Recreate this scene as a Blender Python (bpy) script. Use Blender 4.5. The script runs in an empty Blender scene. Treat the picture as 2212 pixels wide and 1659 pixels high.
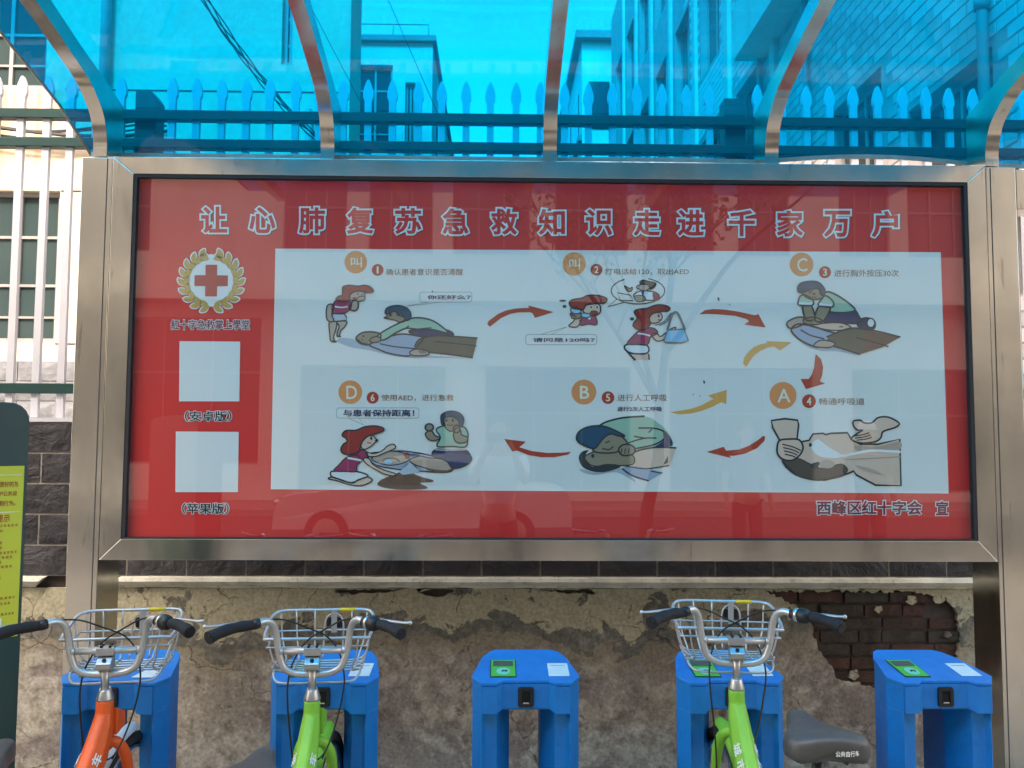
import bpy, math, random
from math import sin, cos, pi, radians, sqrt
from mathutils import Vector, Matrix, noise
from mathutils.geometry import tessellate_polygon

random.seed(7)
sc = bpy.context.scene
col = sc.collection

# ------------------------------------------------------------------ camera
cam_d = bpy.data.cameras.new('camera')
cam = bpy.data.objects.new('camera', cam_d)
col.objects.link(cam)
yaw, pitch, roll = radians(1.03), radians(3.7), radians(.28)
fw = Vector((sin(yaw) * cos(pitch), cos(yaw) * cos(pitch), sin(pitch)))
rt = Vector((cos(yaw), -sin(yaw), 0))
up = rt.cross(fw)
r2 = rt * cos(roll) + up * sin(roll)
u2 = -rt * sin(roll) + up * cos(roll)
cam.matrix_world = Matrix(((r2.x, u2.x, -fw.x, 0), (r2.y, u2.y, -fw.y, 0), (r2.z, u2.z, -fw.z, 1.6), (0, 0, 0, 1)))
cam_d.sensor_width = 36
cam_d.lens = 36 * 1790 / 2212
cam_d.clip_start = .02
cam_d.clip_end = 1000
sc.camera = cam

# ------------------------------------------------------------------ light
SUN_EL, SUN_AZ = radians(46), radians(194)      # azimuth from +Y clockwise: behind the camera, a little left; the building across the road shades the pavement
w = bpy.data.worlds.new('World')
sc.world = w
w.use_nodes = True
nt = w.node_tree
for n in list(nt.nodes):
    nt.nodes.remove(n)
wo = nt.nodes.new('ShaderNodeOutputWorld')
bg = nt.nodes.new('ShaderNodeBackground')
sky = nt.nodes.new('ShaderNodeTexSky')
sky.sky_type = 'NISHITA'
sky.sun_disc = False
sky.sun_elevation = SUN_EL
sky.sun_rotation = SUN_AZ
sky.dust_density = 4
sky.air_density = 1.2
hs = nt.nodes.new('ShaderNodeHueSaturation')
hs.inputs['Saturation'].default_value = .32
nt.links.new(sky.outputs[0], hs.inputs['Color'])
wm = nt.nodes.new('ShaderNodeMixRGB')
wm.blend_type = 'MULTIPLY'
wm.inputs[0].default_value = 1
wm.inputs[2].default_value = (1.13, 1.0, .89, 1)
nt.links.new(hs.outputs[0], wm.inputs[1])
nt.links.new(wm.outputs[0], bg.inputs[0])
bg.inputs[1].default_value = .15
nt.links.new(bg.outputs[0], wo.inputs[0])
sd = bpy.data.lights.new('sun', 'SUN')
sd.energy = 1.15
sd.angle = radians(5)
sd.color = (1, .93, .82)
sun = bpy.data.objects.new('sun', sd)
col.objects.link(sun)
dirv = Vector((sin(SUN_AZ) * cos(SUN_EL), cos(SUN_AZ) * cos(SUN_EL), sin(SUN_EL)))
sun.rotation_euler = dirv.to_track_quat('Z', 'Y').to_euler()
sun.location = dirv * 30
sc.view_settings.view_transform = 'Standard'
sc.view_settings.look = 'None'
sc.view_settings.gamma = 1
sc.view_settings.use_curve_mapping = False
sc.view_settings.exposure = 2.4
cy = sc.cycles
cy.max_bounces = 10
cy.transparent_max_bounces = 24
cy.glossy_bounces = 5
cy.diffuse_bounces = 4
cy.use_denoising = True
cy.caustics_reflective = False
cy.caustics_refractive = False
cy.sample_clamp_indirect = 6

# ------------------------------------------------------------------ materials
MATS = {}


def mat(name, c, rough=.6, metal=0.0, spec=.5, emis=None):
    if name in MATS:
        return MATS[name]
    m = bpy.data.materials.new(name)
    m.use_nodes = True
    b = m.node_tree.nodes['Principled BSDF']
    b.inputs['Base Color'].default_value = (*c, 1)
    b.inputs['Roughness'].default_value = rough
    b.inputs['Metallic'].default_value = metal
    b.inputs['Specular IOR Level'].default_value = spec
    MATS[name] = m
    return m


class NT:
    """small node helper"""

    def __init__(s, m):
        s.m = m
        s.t = m.node_tree
        s.b = m.node_tree.nodes['Principled BSDF']
        s.out = [n for n in s.t.nodes if n.type == 'OUTPUT_MATERIAL'][0]

    def n(s, kind, **kw):
        x = s.t.nodes.new('ShaderNode' + kind)
        for k, v in kw.items():
            if k in x.inputs:
                x.inputs[k].default_value = v
            else:
                setattr(x, k, v)
        return x

    def l(s, a, b):
        s.t.links.new(a, b)

    def coord(s, scale=(1, 1, 1), kind='Object', loc=(0, 0, 0)):
        tc = s.n('TexCoord')
        mp = s.n('Mapping')
        mp.inputs['Scale'].default_value = scale
        mp.inputs['Location'].default_value = loc
        s.l(tc.outputs[kind], mp.inputs[0])
        return mp.outputs[0]

    def noise(s, vec, scale, detail=4, rough=.55, dist=0):
        x = s.n('TexNoise')
        x.inputs['Scale'].default_value = scale
        x.inputs['Detail'].default_value = detail
        x.inputs['Roughness'].default_value = rough
        x.inputs['Distortion'].default_value = dist
        s.l(vec, x.inputs['Vector'])
        return x.outputs['Fac']

    def ramp(s, fac, stops):
        x = s.n('ValToRGB')
        e = x.color_ramp.elements
        while len(e) < len(stops):
            e.new(.5)
        for i, (p, c) in enumerate(stops):
            e[i].position = p
            e[i].color = (*c, 1) if len(c) == 3 else c
        s.l(fac, x.inputs[0])
        return x.outputs[0]

    def mix(s, fac, a, b, mode='MIX'):
        x = s.n('MixRGB')
        x.blend_type = mode
        for k, v in (('Fac', fac), ('Color1', a), ('Color2', b)):
            if isinstance(v, (int, float)):
                x.inputs[k].default_value = v
            elif isinstance(v, tuple):
                x.inputs[k].default_value = (*v, 1)
            else:
                s.l(v, x.inputs[k])
        return x.outputs[0]

    def math(s, op, a, b=0.0):
        x = s.n('Math')
        x.operation = op
        for i, v in enumerate((a, b)):
            if isinstance(v, (int, float)):
                x.inputs[i].default_value = v
            else:
                s.l(v, x.inputs[i])
        return x.outputs[0]

    def bump(s, h, strength=.3, dist=.01, prev=None):
        x = s.n('Bump')
        x.inputs['Strength'].default_value = strength
        x.inputs['Distance'].default_value = dist
        s.l(h, x.inputs['Height'])
        if prev is not None:
            s.l(prev, x.inputs['Normal'])
        return x.outputs[0]


BK = (0, 0, 0)
WH = (1, 1, 1)


def worn(name, c, rough=.5, metal=0.0, var=.18, scale=8, bump=.1, dirt=None, streak=False):
    """paint / plaster / metal with uneven tone and roughness"""
    if name in MATS:
        return MATS[name]
    m = mat(name, c, rough, metal)
    t = NT(m)
    v = t.coord((1, 1, .15) if streak else (1, 1, 1))
    n1 = t.noise(v, scale, 5)
    n2 = t.noise(v, scale * 5, 4)
    lo = tuple(x * (1 - var) for x in c)
    hi = tuple(min(1, x * (1 + var)) for x in c)
    cc = t.ramp(n1, [(.3, lo), (.7, hi)])
    if dirt:
        k = t.ramp(n2, [(.55, BK), (.75, WH)])
        cc = t.mix(t.math('MULTIPLY', k, .5), cc, dirt)
    t.l(cc, t.b.inputs['Base Color'])
    t.l(t.math('ADD', t.math('MULTIPLY', n2, .25), rough - .12), t.b.inputs['Roughness'])
    if bump:
        t.l(t.bump(n2, bump, .004), t.b.inputs['Normal'])
    return m


def steel_mat():
    m = mat('brushed_steel', (.6, .56, .49), .2, 1)
    t = NT(m)
    v = t.coord((1, 1, 1))
    n1 = t.noise(v, 2.2, 3)
    vs = t.coord((3, 3, .8))
    n2 = t.noise(vs, 3, 5, .6)
    vd = t.coord((34, 34, 3.2))
    geo = t.n('NewGeometry')
    sep = t.n('SeparateXYZ')
    t.l(v, sep.inputs[0])
    st = t.ramp(t.noise(vd, 1, 3, .6, .3), [(.66, BK), (.72, WH)])
    c = t.ramp(n1, [(.3, (.60, .57, .50)), (.7, (.74, .71, .64))])
    c = t.mix(t.math('MULTIPLY', st, .45), c, (.22, .20, .17))
    t.l(c, t.b.inputs['Base Color'])
    t.l(t.math('ADD', t.math('MULTIPLY', n2, .20), .07), t.b.inputs['Roughness'])
    t.l(t.bump(n1, .14, .02), t.b.inputs['Normal'])
    return m


def sheet_mat():
    m = bpy.data.materials.new('blue_polycarbonate')
    m.use_nodes = True
    t = NT(m)
    t.t.nodes.remove(t.b)
    v = t.coord((1, 1, 1))
    n1 = t.noise(v, 2.2, 3, .5)
    sv = t.coord((2.5, 60, 60))
    scr = t.ramp(t.noise(sv, 2, 5, .7), [(.62, BK), (.72, WH)])
    msk = t.ramp(t.noise(v, 3, 2), [(.5, BK), (.65, WH)])
    tr = t.n('BsdfTransparent')
    t.l(t.ramp(n1, [(.2, (.02, .59, .89)), (.8, (.035, .645, .93))]), tr.inputs[0])
    tl = t.n('BsdfTranslucent')
    tl.inputs[0].default_value = (.05, .42, .70, 1)
    df = t.n('BsdfDiffuse')
    df.inputs[0].default_value = (.10, .38, .5, 1)
    a1 = t.n('MixShader')
    a1.inputs[0].default_value = .4
    t.l(tl.outputs[0], a1.inputs[1])
    t.l(df.outputs[0], a1.inputs[2])
    a2 = t.n('MixShader')
    t.l(t.math('ADD', t.math('MULTIPLY', t.math('MULTIPLY', scr, msk), .20), .095), a2.inputs[0])
    t.l(tr.outputs[0], a2.inputs[1])
    t.l(a1.outputs[0], a2.inputs[2])
    gl = t.n('BsdfGlossy')
    gl.inputs['Roughness'].default_value = .03
    lw = t.n('LayerWeight')
    lw.inputs[0].default_value = .5
    fres = t.math('ADD', t.math('MULTIPLY', t.math('POWER', lw.outputs['Facing'], 4.0), .22), .025)
    wv = t.bump(t.noise(v, 1.6, 1), .25, .03)
    t.l(wv, gl.inputs['Normal'])
    a3 = t.n('MixShader')
    t.l(fres, a3.inputs[0])
    t.l(a2.outputs[0], a3.inputs[1])
    t.l(gl.outputs[0], a3.inputs[2])
    t.l(a3.outputs[0], t.out.inputs[0])
    return m


def glass_mat(name, refl, tint=(1, 1, 1), rough=.0):
    m = bpy.data.materials.new(name)
    m.use_nodes = True
    t = NT(m)
    t.t.nodes.remove(t.b)
    tr = t.n('BsdfTransparent')
    tr.inputs[0].default_value = (*tint, 1)
    gl = t.n('BsdfGlossy')
    gl.inputs['Roughness'].default_value = rough
    v = t.coord((1, 1, 1))
    t.l(t.bump(t.noise(v, .9, 1), .06, .01), gl.inputs['Normal'])
    a = t.n('MixShader')
    a.inputs[0].default_value = refl
    t.l(tr.outputs[0], a.inputs[1])
    t.l(gl.outputs[0], a.inputs[2])
    t.l(a.outputs[0], t.out.inputs[0])
    return m


def stucco_mat():
    m = mat('old_stucco', (.3, .26, .2), .92)
    t = NT(m)
    v = t.coord((1, 1, 1))
    sep = t.n('SeparateXYZ')
    t.l(v, sep.inputs[0])
    z = sep.outputs[2]
    nl = t.noise(v, 1.3, 3, .5)
    n2 = t.noise(v, 5, 6, .62, .5)
    n3 = t.noise(v, 18, 6, .65)
    n4 = t.noise(v, 60, 4, .6)
    zz = t.math('ADD', z, t.math('ADD', t.math('MULTIPLY', t.math('SUBTRACT', n2, .5), .42), t.math('MULTIPLY', t.math('SUBTRACT', nl, .5), .30)))
    # lower coat: grey brown, mottled
    base = t.ramp(n3, [(.30, (.18, .155, .12)), (.44, (.33, .295, .235)), (.58, (.46, .42, .345)), (.72, (.60, .56, .49))])
    base = t.mix(t.ramp(t.noise(v, 3.1, 7, .68, .6), [(.48, BK), (.56, WH)]), base, t.ramp(n3, [(.3, (.16, .132, .115)), (.7, (.34, .295, .26))]))
    base = t.mix(t.math('MULTIPLY', t.ramp(t.noise(v, 7, 8, .75, 1.2), [(.57, BK), (.63, WH)]), .8), base, (.44, .40, .35))
    base = t.mix(t.math('MULTIPLY', t.ramp(t.noise(v, 2.2, 4, .6, .5), [(.5, BK), (.6, WH)]), .45), base, (.33, .29, .22))
    base = t.mix(t.math('MULTIPLY', t.ramp(t.noise(v, 12, 7, .7, .3), [(.62, BK), (.65, WH)]), .65), base, (.085, .072, .062))
    # olive brown zone
    ol = t.math('MULTIPLY', t.ramp(zz, [(.44, BK), (.54, WH)]), .7)
    base = t.mix(ol, base, t.ramp(n2, [(.3, (.19, .155, .09)), (.7, (.33, .28, .18))]))
    # dark damp band
    db = t.ramp(zz, [(.565, BK), (.585, WH)])
    base = t.mix(t.math('MULTIPLY', db, .85), base, t.ramp(n3, [(.35, (.08, .085, .072)), (.55, (.17, .16, .135)), (.72, (.30, .28, .235))]))
    # cream top coat with jagged lower edge and chips
    cream = t.ramp(n3, [(.25, (.36, .32, .21)), (.6, (.49, .445, .30)), (.85, (.60, .55, .40))])
    cr = t.ramp(zz, [(.655, BK), (.662, WH)])
    chips = t.ramp(t.noise(v, 6.5, 7, .66, .6), [(.585, WH), (.6, BK)])
    crm = t.math('MULTIPLY', cr, chips)
    c = t.mix(crm, base, cream)
    # cracks
    vv = t.n('VectorMath')
    vv.operation = 'ADD'
    nz = t.n('TexNoise')
    nz.inputs['Scale'].default_value = 4
    nz.inputs['Detail'].default_value = 5
    t.l(v, nz.inputs['Vector'])
    sc_ = t.n('VectorMath')
    sc_.operation = 'SCALE'
    sc_.inputs[3].default_value = .35
    t.l(nz.outputs['Color'], sc_.inputs[0])
    t.l(v, vv.inputs[0])
    t.l(sc_.outputs[0], vv.inputs[1])
    vo = t.n('TexVoronoi')
    vo.feature = 'DISTANCE_TO_EDGE'
    vo.inputs['Scale'].default_value = 3.1
    t.l(vv.outputs[0], vo.inputs['Vector'])
    ck = t.ramp(vo.outputs['Distance'], [(.002, WH), (.0065, BK)])
    ck = t.math('MULTIPLY', ck, t.ramp(t.noise(v, 1.9, 3, .5), [(.48, BK), (.55, WH)]))
    c = t.mix(t.math('MULTIPLY', ck, .75), c, (.045, .038, .03))
    c = t.mix(.55, c, t.ramp(n4, [(.3, (.28, .28, .28)), (.7, (.78, .78, .78))]), 'OVERLAY')
    t.l(c, t.b.inputs['Base Color'])
    h = t.math('ADD', t.math('MULTIPLY', crm, .6), t.math('MULTIPLY', n3, .6))
    h = t.math('SUBTRACT', h, ck)
    bm = t.bump(h, .8, .008)
    bm = t.bump(n4, .35, .003, bm)
    t.l(bm, t.b.inputs['Normal'])
    return m


def tinted(name, c, var, rough=.85, bscale=30, bump=.6, bd=.006, spec=.3):
    """per-piece random tone, for bricks and tiles"""
    m = mat(name, c, rough, 0, spec)
    t = NT(m)
    oi = t.n('ObjectInfo')
    v0 = t.n('TexCoord').outputs['Object']
    va = t.n('VectorMath')
    va.operation = 'ADD'
    t.l(v0, va.inputs[0])
    sc_ = t.n('VectorMath')
    sc_.operation = 'SCALE'
    sc_.inputs[0].default_value = (13, 7, 29)
    t.l(oi.outputs['Random'], sc_.inputs[3])
    t.l(sc_.outputs[0], va.inputs[1])
    n1 = t.noise(va.outputs[0], bscale * .35, 5, .6, .8)
    n2 = t.noise(va.outputs[0], bscale, 5, .6)
    a = t.ramp(oi.outputs['Random'], [(0, var[0]), (.5, c), (1, var[1])])
    k = t.ramp(n1, [(.3, (.55, .55, .55)), (.7, (1.0, 1.0, 1.0))])
    t.l(t.mix(1.0, a, k, 'MULTIPLY'), t.b.inputs['Base Color'])
    h = t.math('ADD', n1, t.math('MULTIPLY', n2, .4))
    t.l(t.bump(h, bump, bd), t.b.inputs['Normal'])
    return m


def facade_mat(name, c, stain, grid=None):
    m = mat(name, c, .85)
    t = NT(m)
    v = t.coord((1, 1, 1))
    n1 = t.noise(v, .8, 5)
    n2 = t.noise(v, 14, 5)
    cc = t.ramp(n1, [(.3, tuple(x * .86 for x in c)), (.7, tuple(min(1, x * 1.06) for x in c))])
    vs = t.coord((3.2, 3.2, .35))
    st = t.ramp(t.noise(vs, 1.4, 5, .6), [(.52, BK), (.70, WH)])
    cc = t.mix(t.math('MULTIPLY', st, .5), cc, stain)
    if grid:
        sp = t.n('SeparateXYZ')
        t.l(v, sp.inputs[0])
        band = t.math('MULTIPLY', t.math('LESS_THAN', sp.outputs[2], 3.9), t.ramp(t.math('MULTIPLY', sp.outputs[2], .2), [(.52, BK), (.70, WH)]))
        band = t.math('MULTIPLY', band, t.math('LESS_THAN', sp.outputs[0], .2))
        vr = t.coord((2.6, 2.6, .12))
        rs = t.ramp(t.noise(vr, 2.2, 5, .6), [(.44, BK), (.60, WH)])
        cc = t.mix(t.math('MULTIPLY', t.math('MULTIPLY', band, rs), .8), cc, (.62, .30, .08))
    cc = t.mix(.25, cc, t.ramp(n2, [(.3, (.3, .3, .3)), (.7, (.7, .7, .7))]), 'OVERLAY')
    t.l(cc, t.b.inputs['Base Color'])
    t.l(t.bump(n2, .2, .01), t.b.inputs['Normal'])
    return m


STEEL = steel_mat()
SHEET = sheet_mat()
POSTER_GLASS = glass_mat('cover_glass', .07, (.97, 1, 1))
STUCCO = stucco_mat()
TILE = tinted('split_face_tile', (.066, .062, .066), ((.05, .047, .051), (.085, .08, .083)), .55, 18, 1.0, .03)
BRICK = tinted('old_brick', (.095, .060, .050), ((.085, .078, .066), (.125, .066, .054)), .95, 30, 1.0, .012)
GROUT = worn('grout', (.34, .31, .25), .95, 0, .3, 14, .5)
LEDGE = worn('cream_cornice', (.72, .69, .55), .8, 0, .2, 7, .4, (.2, .17, .12))
GREEN_RAIL = worn('green_rail_paint', (.006, .045, .040), .45, 0, .15, 6, .05)
WHITE_PAINT = worn('white_fence_paint', (.62, .62, .66), .45, 0, .06, 5, .05)
CREAM = facade_mat('cream_facade', (.60, .505, .385), (.66, .48, .30), True)
CREAM2 = facade_mat('pale_facade', (.64, .60, .54), (.45, .40, .34))
PINKTILE = tinted('pinkish_wall_tile', (.62, .55, .53), ((.58, .52, .50), (.66, .58, .56)), .5, 4, .15, .004)
PLINTH = tinted('grey_plinth_tile', (.22, .22, .235), ((.19, .19, .20), (.25, .25, .26)), .8, 16, .8, .012)
WINFRAME = worn('window_frame_grey', (.26, .25, .24), .5, 0, .15, 5, .05)
WINGLASS = mat('dark_window_glass', (.035, .055, .055), .08)
DKGLASS = mat('deep_window_glass', (.02, .03, .035), .12)
DOCKBLUE = worn('dock_blue_paint', (.006, .195, .56), .45, 0, .12, 5, .08)
_t = NT(DOCKBLUE)
_src = DOCKBLUE.node_tree.nodes['Principled BSDF'].inputs['Base Color'].links[0].from_socket
_v = _t.coord((1, 1, 1))
_sc = _t.ramp(_t.noise(_t.coord((12, 12, 60)), 1.6, 6, .75, .5), [(.63, BK), (.68, WH)])
_pt = _t.ramp(_t.noise(_v, 9, 6, .7), [(.52, BK), (.66, WH)])
_c = _t.mix(_t.math('MULTIPLY', _sc, .35), _src, (.10, .30, .52))
_c = _t.mix(_t.math('MULTIPLY', _pt, .35), _c, (.012, .085, .27))
_du = _t.ramp(_t.noise(_v, 26, 6, .75), [(.60, BK), (.72, WH)])
_c = _t.mix(_t.math('MULTIPLY', _du, .28), _c, (.22, .30, .38))
_t.l(_c, _t.b.inputs['Base Color'])
BLACK = mat('black_plastic', (.012, .012, .013), .45)
RUBBER = worn('grip_rubber', (.008, .009, .013), .75, 0, .2, 60, .4)
ALU = worn('silver_bar_paint', (.55, .56, .56), .36, .7, .06, 30, .02)
STEM = worn('stem_metal', (.46, .47, .48), .34, .85, .05, 30, .02)
CHROME = mat('polished_metal', (.7, .7, .7), .16, 1)
WIRE = worn('basket_wire_coating', (.50, .52, .53), .38, .55, .05, 30, .0)
CABLE = mat('black_cable', (.01, .01, .01), .5)
SADDLE = worn('saddle_vinyl', (.05, .055, .058), .42, 0, .1, 40, .15)
TYRE = worn('tyre_rubber', (.018, .018, .018), .8, 0, .2, 40, .3)
ORANGE = worn('orange_frame_paint', (.78, .105, .012), .48, 0, .05, 10, .02)
LIME = worn('green_frame_paint', (.20, .50, .035), .48, 0, .05, 10, .02)
WFENDER = worn('white_fender_paint', (.6, .62, .65), .35, 0, .05, 10, .02)
YELLOWTAG = mat('yellow_tag', (.75, .55, .02), .5)
KIOSK = worn('kiosk_dark_green', (.012, .055, .055), .4, 0, .1, 4, .05)
KYELLOW = worn('kiosk_notice_yellow', (.60, .64, .045), .45, 0, .04, 3, .0)
PRINT_RED = mat('print_dark_red', (.32, .03, .02), .6)
SCREEN_GREEN = mat('label_green', (.08, .48, .06), .4)
LCD = mat('lcd_grey', (.07, .10, .09), .25)
LABELBLUE = mat('label_pale_blue', (.20, .62, .45), .5)
STICKER = worn('white_sticker', (.66, .72, .72), .5, 0, .08, 20, .0)
PAVE = worn('pavement', (.26, .245, .22), .9, 0, .2, 3, .4)
ASPH = worn('asphalt', (.055, .055, .058), .9, 0, .25, 6, .5)


# ------------------------------------------------------------------ mesh builder
class MB:
    def __init__(s):
        s.v = []
        s.f = []
        s.mi = []
        s.sm = []

    def add(s, vs, fs, mi=0, smooth=False):
        o = len(s.v)
        s.v += [tuple(p) for p in vs]
        for f in fs:
            s.f.append(tuple(o + i for i in f))
            s.mi.append(mi)
            s.sm.append(smooth)
        return s

    def box(s, x0, x1, y0, y1, z0, z1, mi=0):
        vs = [(x0, y0, z0), (x1, y0, z0), (x1, y1, z0), (x0, y1, z0), (x0, y0, z1), (x1, y0, z1), (x1, y1, z1), (x0, y1, z1)]
        return s.add(vs, [(3, 2, 1, 0), (4, 5, 6, 7), (0, 1, 5, 4), (1, 2, 6, 5), (2, 3, 7, 6), (3, 0, 4, 7)], mi)

    def prism(s, poly, vec, mi=0, smooth_sides=False):
        """poly: 3d points of a planar polygon (may be concave), extruded by vec"""
        n = len(poly)
        vec = Vector(vec)
        p0 = [Vector(p) for p in poly]
        p1 = [p + vec for p in p0]
        tri = tessellate_polygon([p0])
        nrm = Vector((0, 0, 0))
        for i in range(n):
            nrm += p0[i].cross(p0[(i + 1) % n])
        flip = nrm.dot(vec) > 0
        fs = []
        for a, b, c in tri:
            tn = (p0[b] - p0[a]).cross(p0[c] - p0[a])
            if (tn.dot(vec) > 0):
                a, c = c, a
            fs.append((a, b, c))
            fs.append((c + n, b + n, a + n))
        s.add(p0 + p1, fs, mi)
        o = len(s.v) - 2 * n
        for i in range(n):
            j = (i + 1) % n
            q = (o + i, o + j, o + j + n, o + i + n)
            if not flip:
                q = q[::-1]
            s.f.append(q)
            s.mi.append(mi)
            s.sm.append(smooth_sides)
        return s

    def tube(s, path, r, n=8, closed=False, mi=0, caps=True, flat=None):
        P = [Vector(p) for p in path]
        m = len(P)
        R = r if isinstance(r, (list, tuple)) else [r] * m
        T = []
        for i in range(m):
            if closed:
                t = P[(i + 1) % m] - P[i - 1]
            else:
                t = P[min(i + 1, m - 1)] - P[max(i - 1, 0)]
            T.append(t.normalized())
        a = Vector((0, 0, 1)) if abs(T[0].z) < .9 else Vector((1, 0, 0))
        u = T[0].cross(a).normalized()
        vs = []
        for i in range(m):
            if i:
                ax = T[i - 1].cross(T[i])
                if ax.length > 1e-7:
                    u = Matrix.Rotation(T[i - 1].angle(T[i]), 3, ax.normalized()) @ u
            u = (u - T[i] * u.dot(T[i])).normalized()
            vv = T[i].cross(u)
            for k in range(n):
                an = 2 * pi * k / n
                fx, fy = (1, 1) if flat is None else flat
                vs.append(P[i] + u * cos(an) * R[i] * fx + vv * sin(an) * R[i] * fy)
        fs = []
        for i in range(m if closed else m - 1):
            j = (i + 1) % m
            for k in range(n):
                l = (k + 1) % n
                fs.append((i * n + k, i * n + l, j * n + l, j * n + k))
        s.add(vs, fs, mi, True)
        if caps and not closed:
            o = len(s.v) - m * n
            s.f.append(tuple(o + k for k in range(n))[::-1])
            s.f.append(tuple(o + (m - 1) * n + k for k in range(n)))
            s.mi += [mi, mi]
            s.sm += [False, False]
        return s

    def ball(s, c, r, seg=12, rings=8, mi=0, rot=None):
        if isinstance(r, (int, float)):
            r = (r, r, r)
        vs = []
        fs = []
        for i in range(rings + 1):
            th = pi * i / rings
            for k in range(seg):
                ph = 2 * pi * k / seg
                p = Vector((sin(th) * cos(ph) * r[0], sin(th) * sin(ph) * r[1], cos(th) * r[2]))
                if rot:
                    p = rot @ p
                vs.append(Vector(c) + p)
        for i in range(rings):
            for k in range(seg):
                l = (k + 1) % seg
                fs.append((i * seg + k, (i + 1) * seg + k, (i + 1) * seg + l, i * seg + l))
        return s.add(vs, fs, mi, True)

    def build(s, name, mats, parent=None, bevel=0, local=False, **props):
        if not isinstance(mats, (list, tuple)):
            mats = [mats]
        me = bpy.data.meshes.new(name)
        vs = s.v
        if parent is not None and not local:
            o = origin_of(parent)
            vs = [(p[0] - o[0], p[1] - o[1], p[2] - o[2]) for p in vs]
        me.from_pydata(vs, [], s.f)
        for m in mats:
            me.materials.append(m)
        me.polygons.foreach_set('material_index', s.mi)
        me.polygons.foreach_set('use_smooth', s.sm)
        me.update()
        ob = bpy.data.objects.new(name, me)
        col.objects.link(ob)
        if parent is not None:
            ob.parent = parent
        if bevel:
            b = ob.modifiers.new('bevel', 'BEVEL')
            b.width = bevel
            b.segments = 2
            b.limit_method = 'ANGLE'
            b.angle_limit = radians(35)
        for k, v in props.items():
            ob[k] = v
        return ob


def origin_of(o):
    while o.parent is not None:
        o = o.parent
    return o.location


def thing(name, label, cat, loc=(0, 0, 0), group=None):
    o = bpy.data.objects.new(name, None)
    o.empty_display_size = .1
    o.location = loc
    col.objects.link(o)
    tag(o, label, cat, group)
    return o


def tag(o, label=None, cat=None, group=None, kind=None):
    for k, v in (('label', label), ('category', cat), ('group', group), ('kind', kind)):
        if v:
            o[k] = v
    return o


def inst(me, name, parent, loc, scale=(1, 1, 1), rot=(0, 0, 0)):
    o = bpy.data.objects.new(name, me)
    col.objects.link(o)
    o.parent = parent
    L = origin_of(parent)
    o.location = (loc[0] - L[0], loc[1] - L[1], loc[2] - L[2])
    o.scale = scale
    o.rotation_euler = rot
    return o


def smooth_path(pts, sub=6, closed=False):
    P = [Vector(p) for p in pts]
    n = len(P)
    out = []
    for i in range(n if closed else n - 1):
        p0 = P[i - 1] if (closed or i > 0) else P[0] * 2 - P[1]
        p1 = P[i]
        p2 = P[(i + 1) % n]
        p3 = P[(i + 2) % n] if (closed or i + 2 < n) else P[-1] * 2 - P[-2]
        for k in range(sub):
            t = k / sub
            out.append(.5 * ((2 * p1) + (-p0 + p2) * t + (2 * p0 - 5 * p1 + 4 * p2 - p3) * t * t + (-p0 + 3 * p1 - 3 * p2 + p3) * t ** 3))
    if not closed:
        out.append(P[-1])
    return out


# ------------------------------------------------------------------ lettering
_glyph = {}


def glyphs(body, dil=0.0):
    key = (body, dil)
    if key in _glyph:
        return _glyph[key]
    c = bpy.data.curves.new('tmp', 'FONT')
    c.body = body
    c.resolution_u = 3
    if dil:
        c.bevel_depth = dil
        c.bevel_resolution = 1
    o = bpy.data.objects.new('tmp', c)
    col.objects.link(o)
    dg = bpy.context.evaluated_depsgraph_get()
    me = bpy.data.meshes.new_from_object(o.evaluated_get(dg))
    V = [v.co.copy() for v in me.vertices]
    F = []
    for p in me.polygons:
        if p.normal.z > .02 or not dil:
            F.append(tuple(p.vertices))
    bpy.data.objects.remove(o)
    bpy.data.curves.remove(c)
    bpy.data.meshes.remove(me)
    _glyph[key] = (V, F)
    return V, F


def bbox(V):
    xs = [v.x for v in V]
    ys = [v.y for v in V]
    return min(xs), max(xs), min(ys), max(ys)


def lettering(mb, body, fn, dil=0.0, mi=0, lift=0.0):
    """fn maps (0..1, 0..1, lift) to a point; the box is that of the undilated text"""
    V0, _ = glyphs(body, 0.0)
    x0, x1, y0, y1 = bbox(V0)
    V, F = glyphs(body, dil)
    vs = []
    for v in V:
        h = (v.z / dil if dil else 0)
        v = Vector((min(max(v.x, x0 - dil), x1 + dil), min(max(v.y, y0 - dil), y1 + dil), v.z))
        vs.append(fn((v.x - x0) / (x1 - x0), (v.y - y0) / (y1 - y0), lift + .00035 * max(h, 0)))
    used = sorted({i for f in F for i in f})
    mp = {a: b for b, a in enumerate(used)}
    mb.add([vs[i] for i in used], [tuple(mp[i] for i in f) for f in F], mi)


# ================================================================== GROUND AND STREET
g = MB()
g.box(-150, 150, -180, 200, -.4, -.14)
tag(g.build('ground', ASPH), kind='structure')
g = MB()
g.box(-60, 60, -3.2, 3.86, -.139, 0)
pv = tag(g.build('pavement', GROUT), kind='structure')
g = MB()
rows = 0
for i in range(-16, 17):
    for j in range(0, 22):
        x = i * .31
        y = -3.0 + j * .31
        if y + .31 > 3.86:
            continue
        g.box(x + .004, x + .306, y + .004, y + .306, .0005, .006 + random.random() * .002)
pv2 = g.build('paving_slab', PAVE, pv)
pv2['kind'] = 'stuff'
g = MB()
g.box(-60, 60, -11.2, -3.36, -.139, -.12)
tag(g.build('road', worn('road_asphalt', (.062, .062, .065), .85, 0, .2, 5, .5)), kind='structure')
g = MB()
g.box(-60, 60, -3.355, -3.205, -.139, .012)
tag(g.build('kerb', worn('kerb_stone', (.4, .39, .37), .85, 0, .2, 4, .4), bevel=.01), kind='structure')
g = MB()
g.box(-60, 60, -14, -11.25, -.139, .01)
tag(g.build('far_pavement', PAVE), kind='structure')
g = MB()
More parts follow.
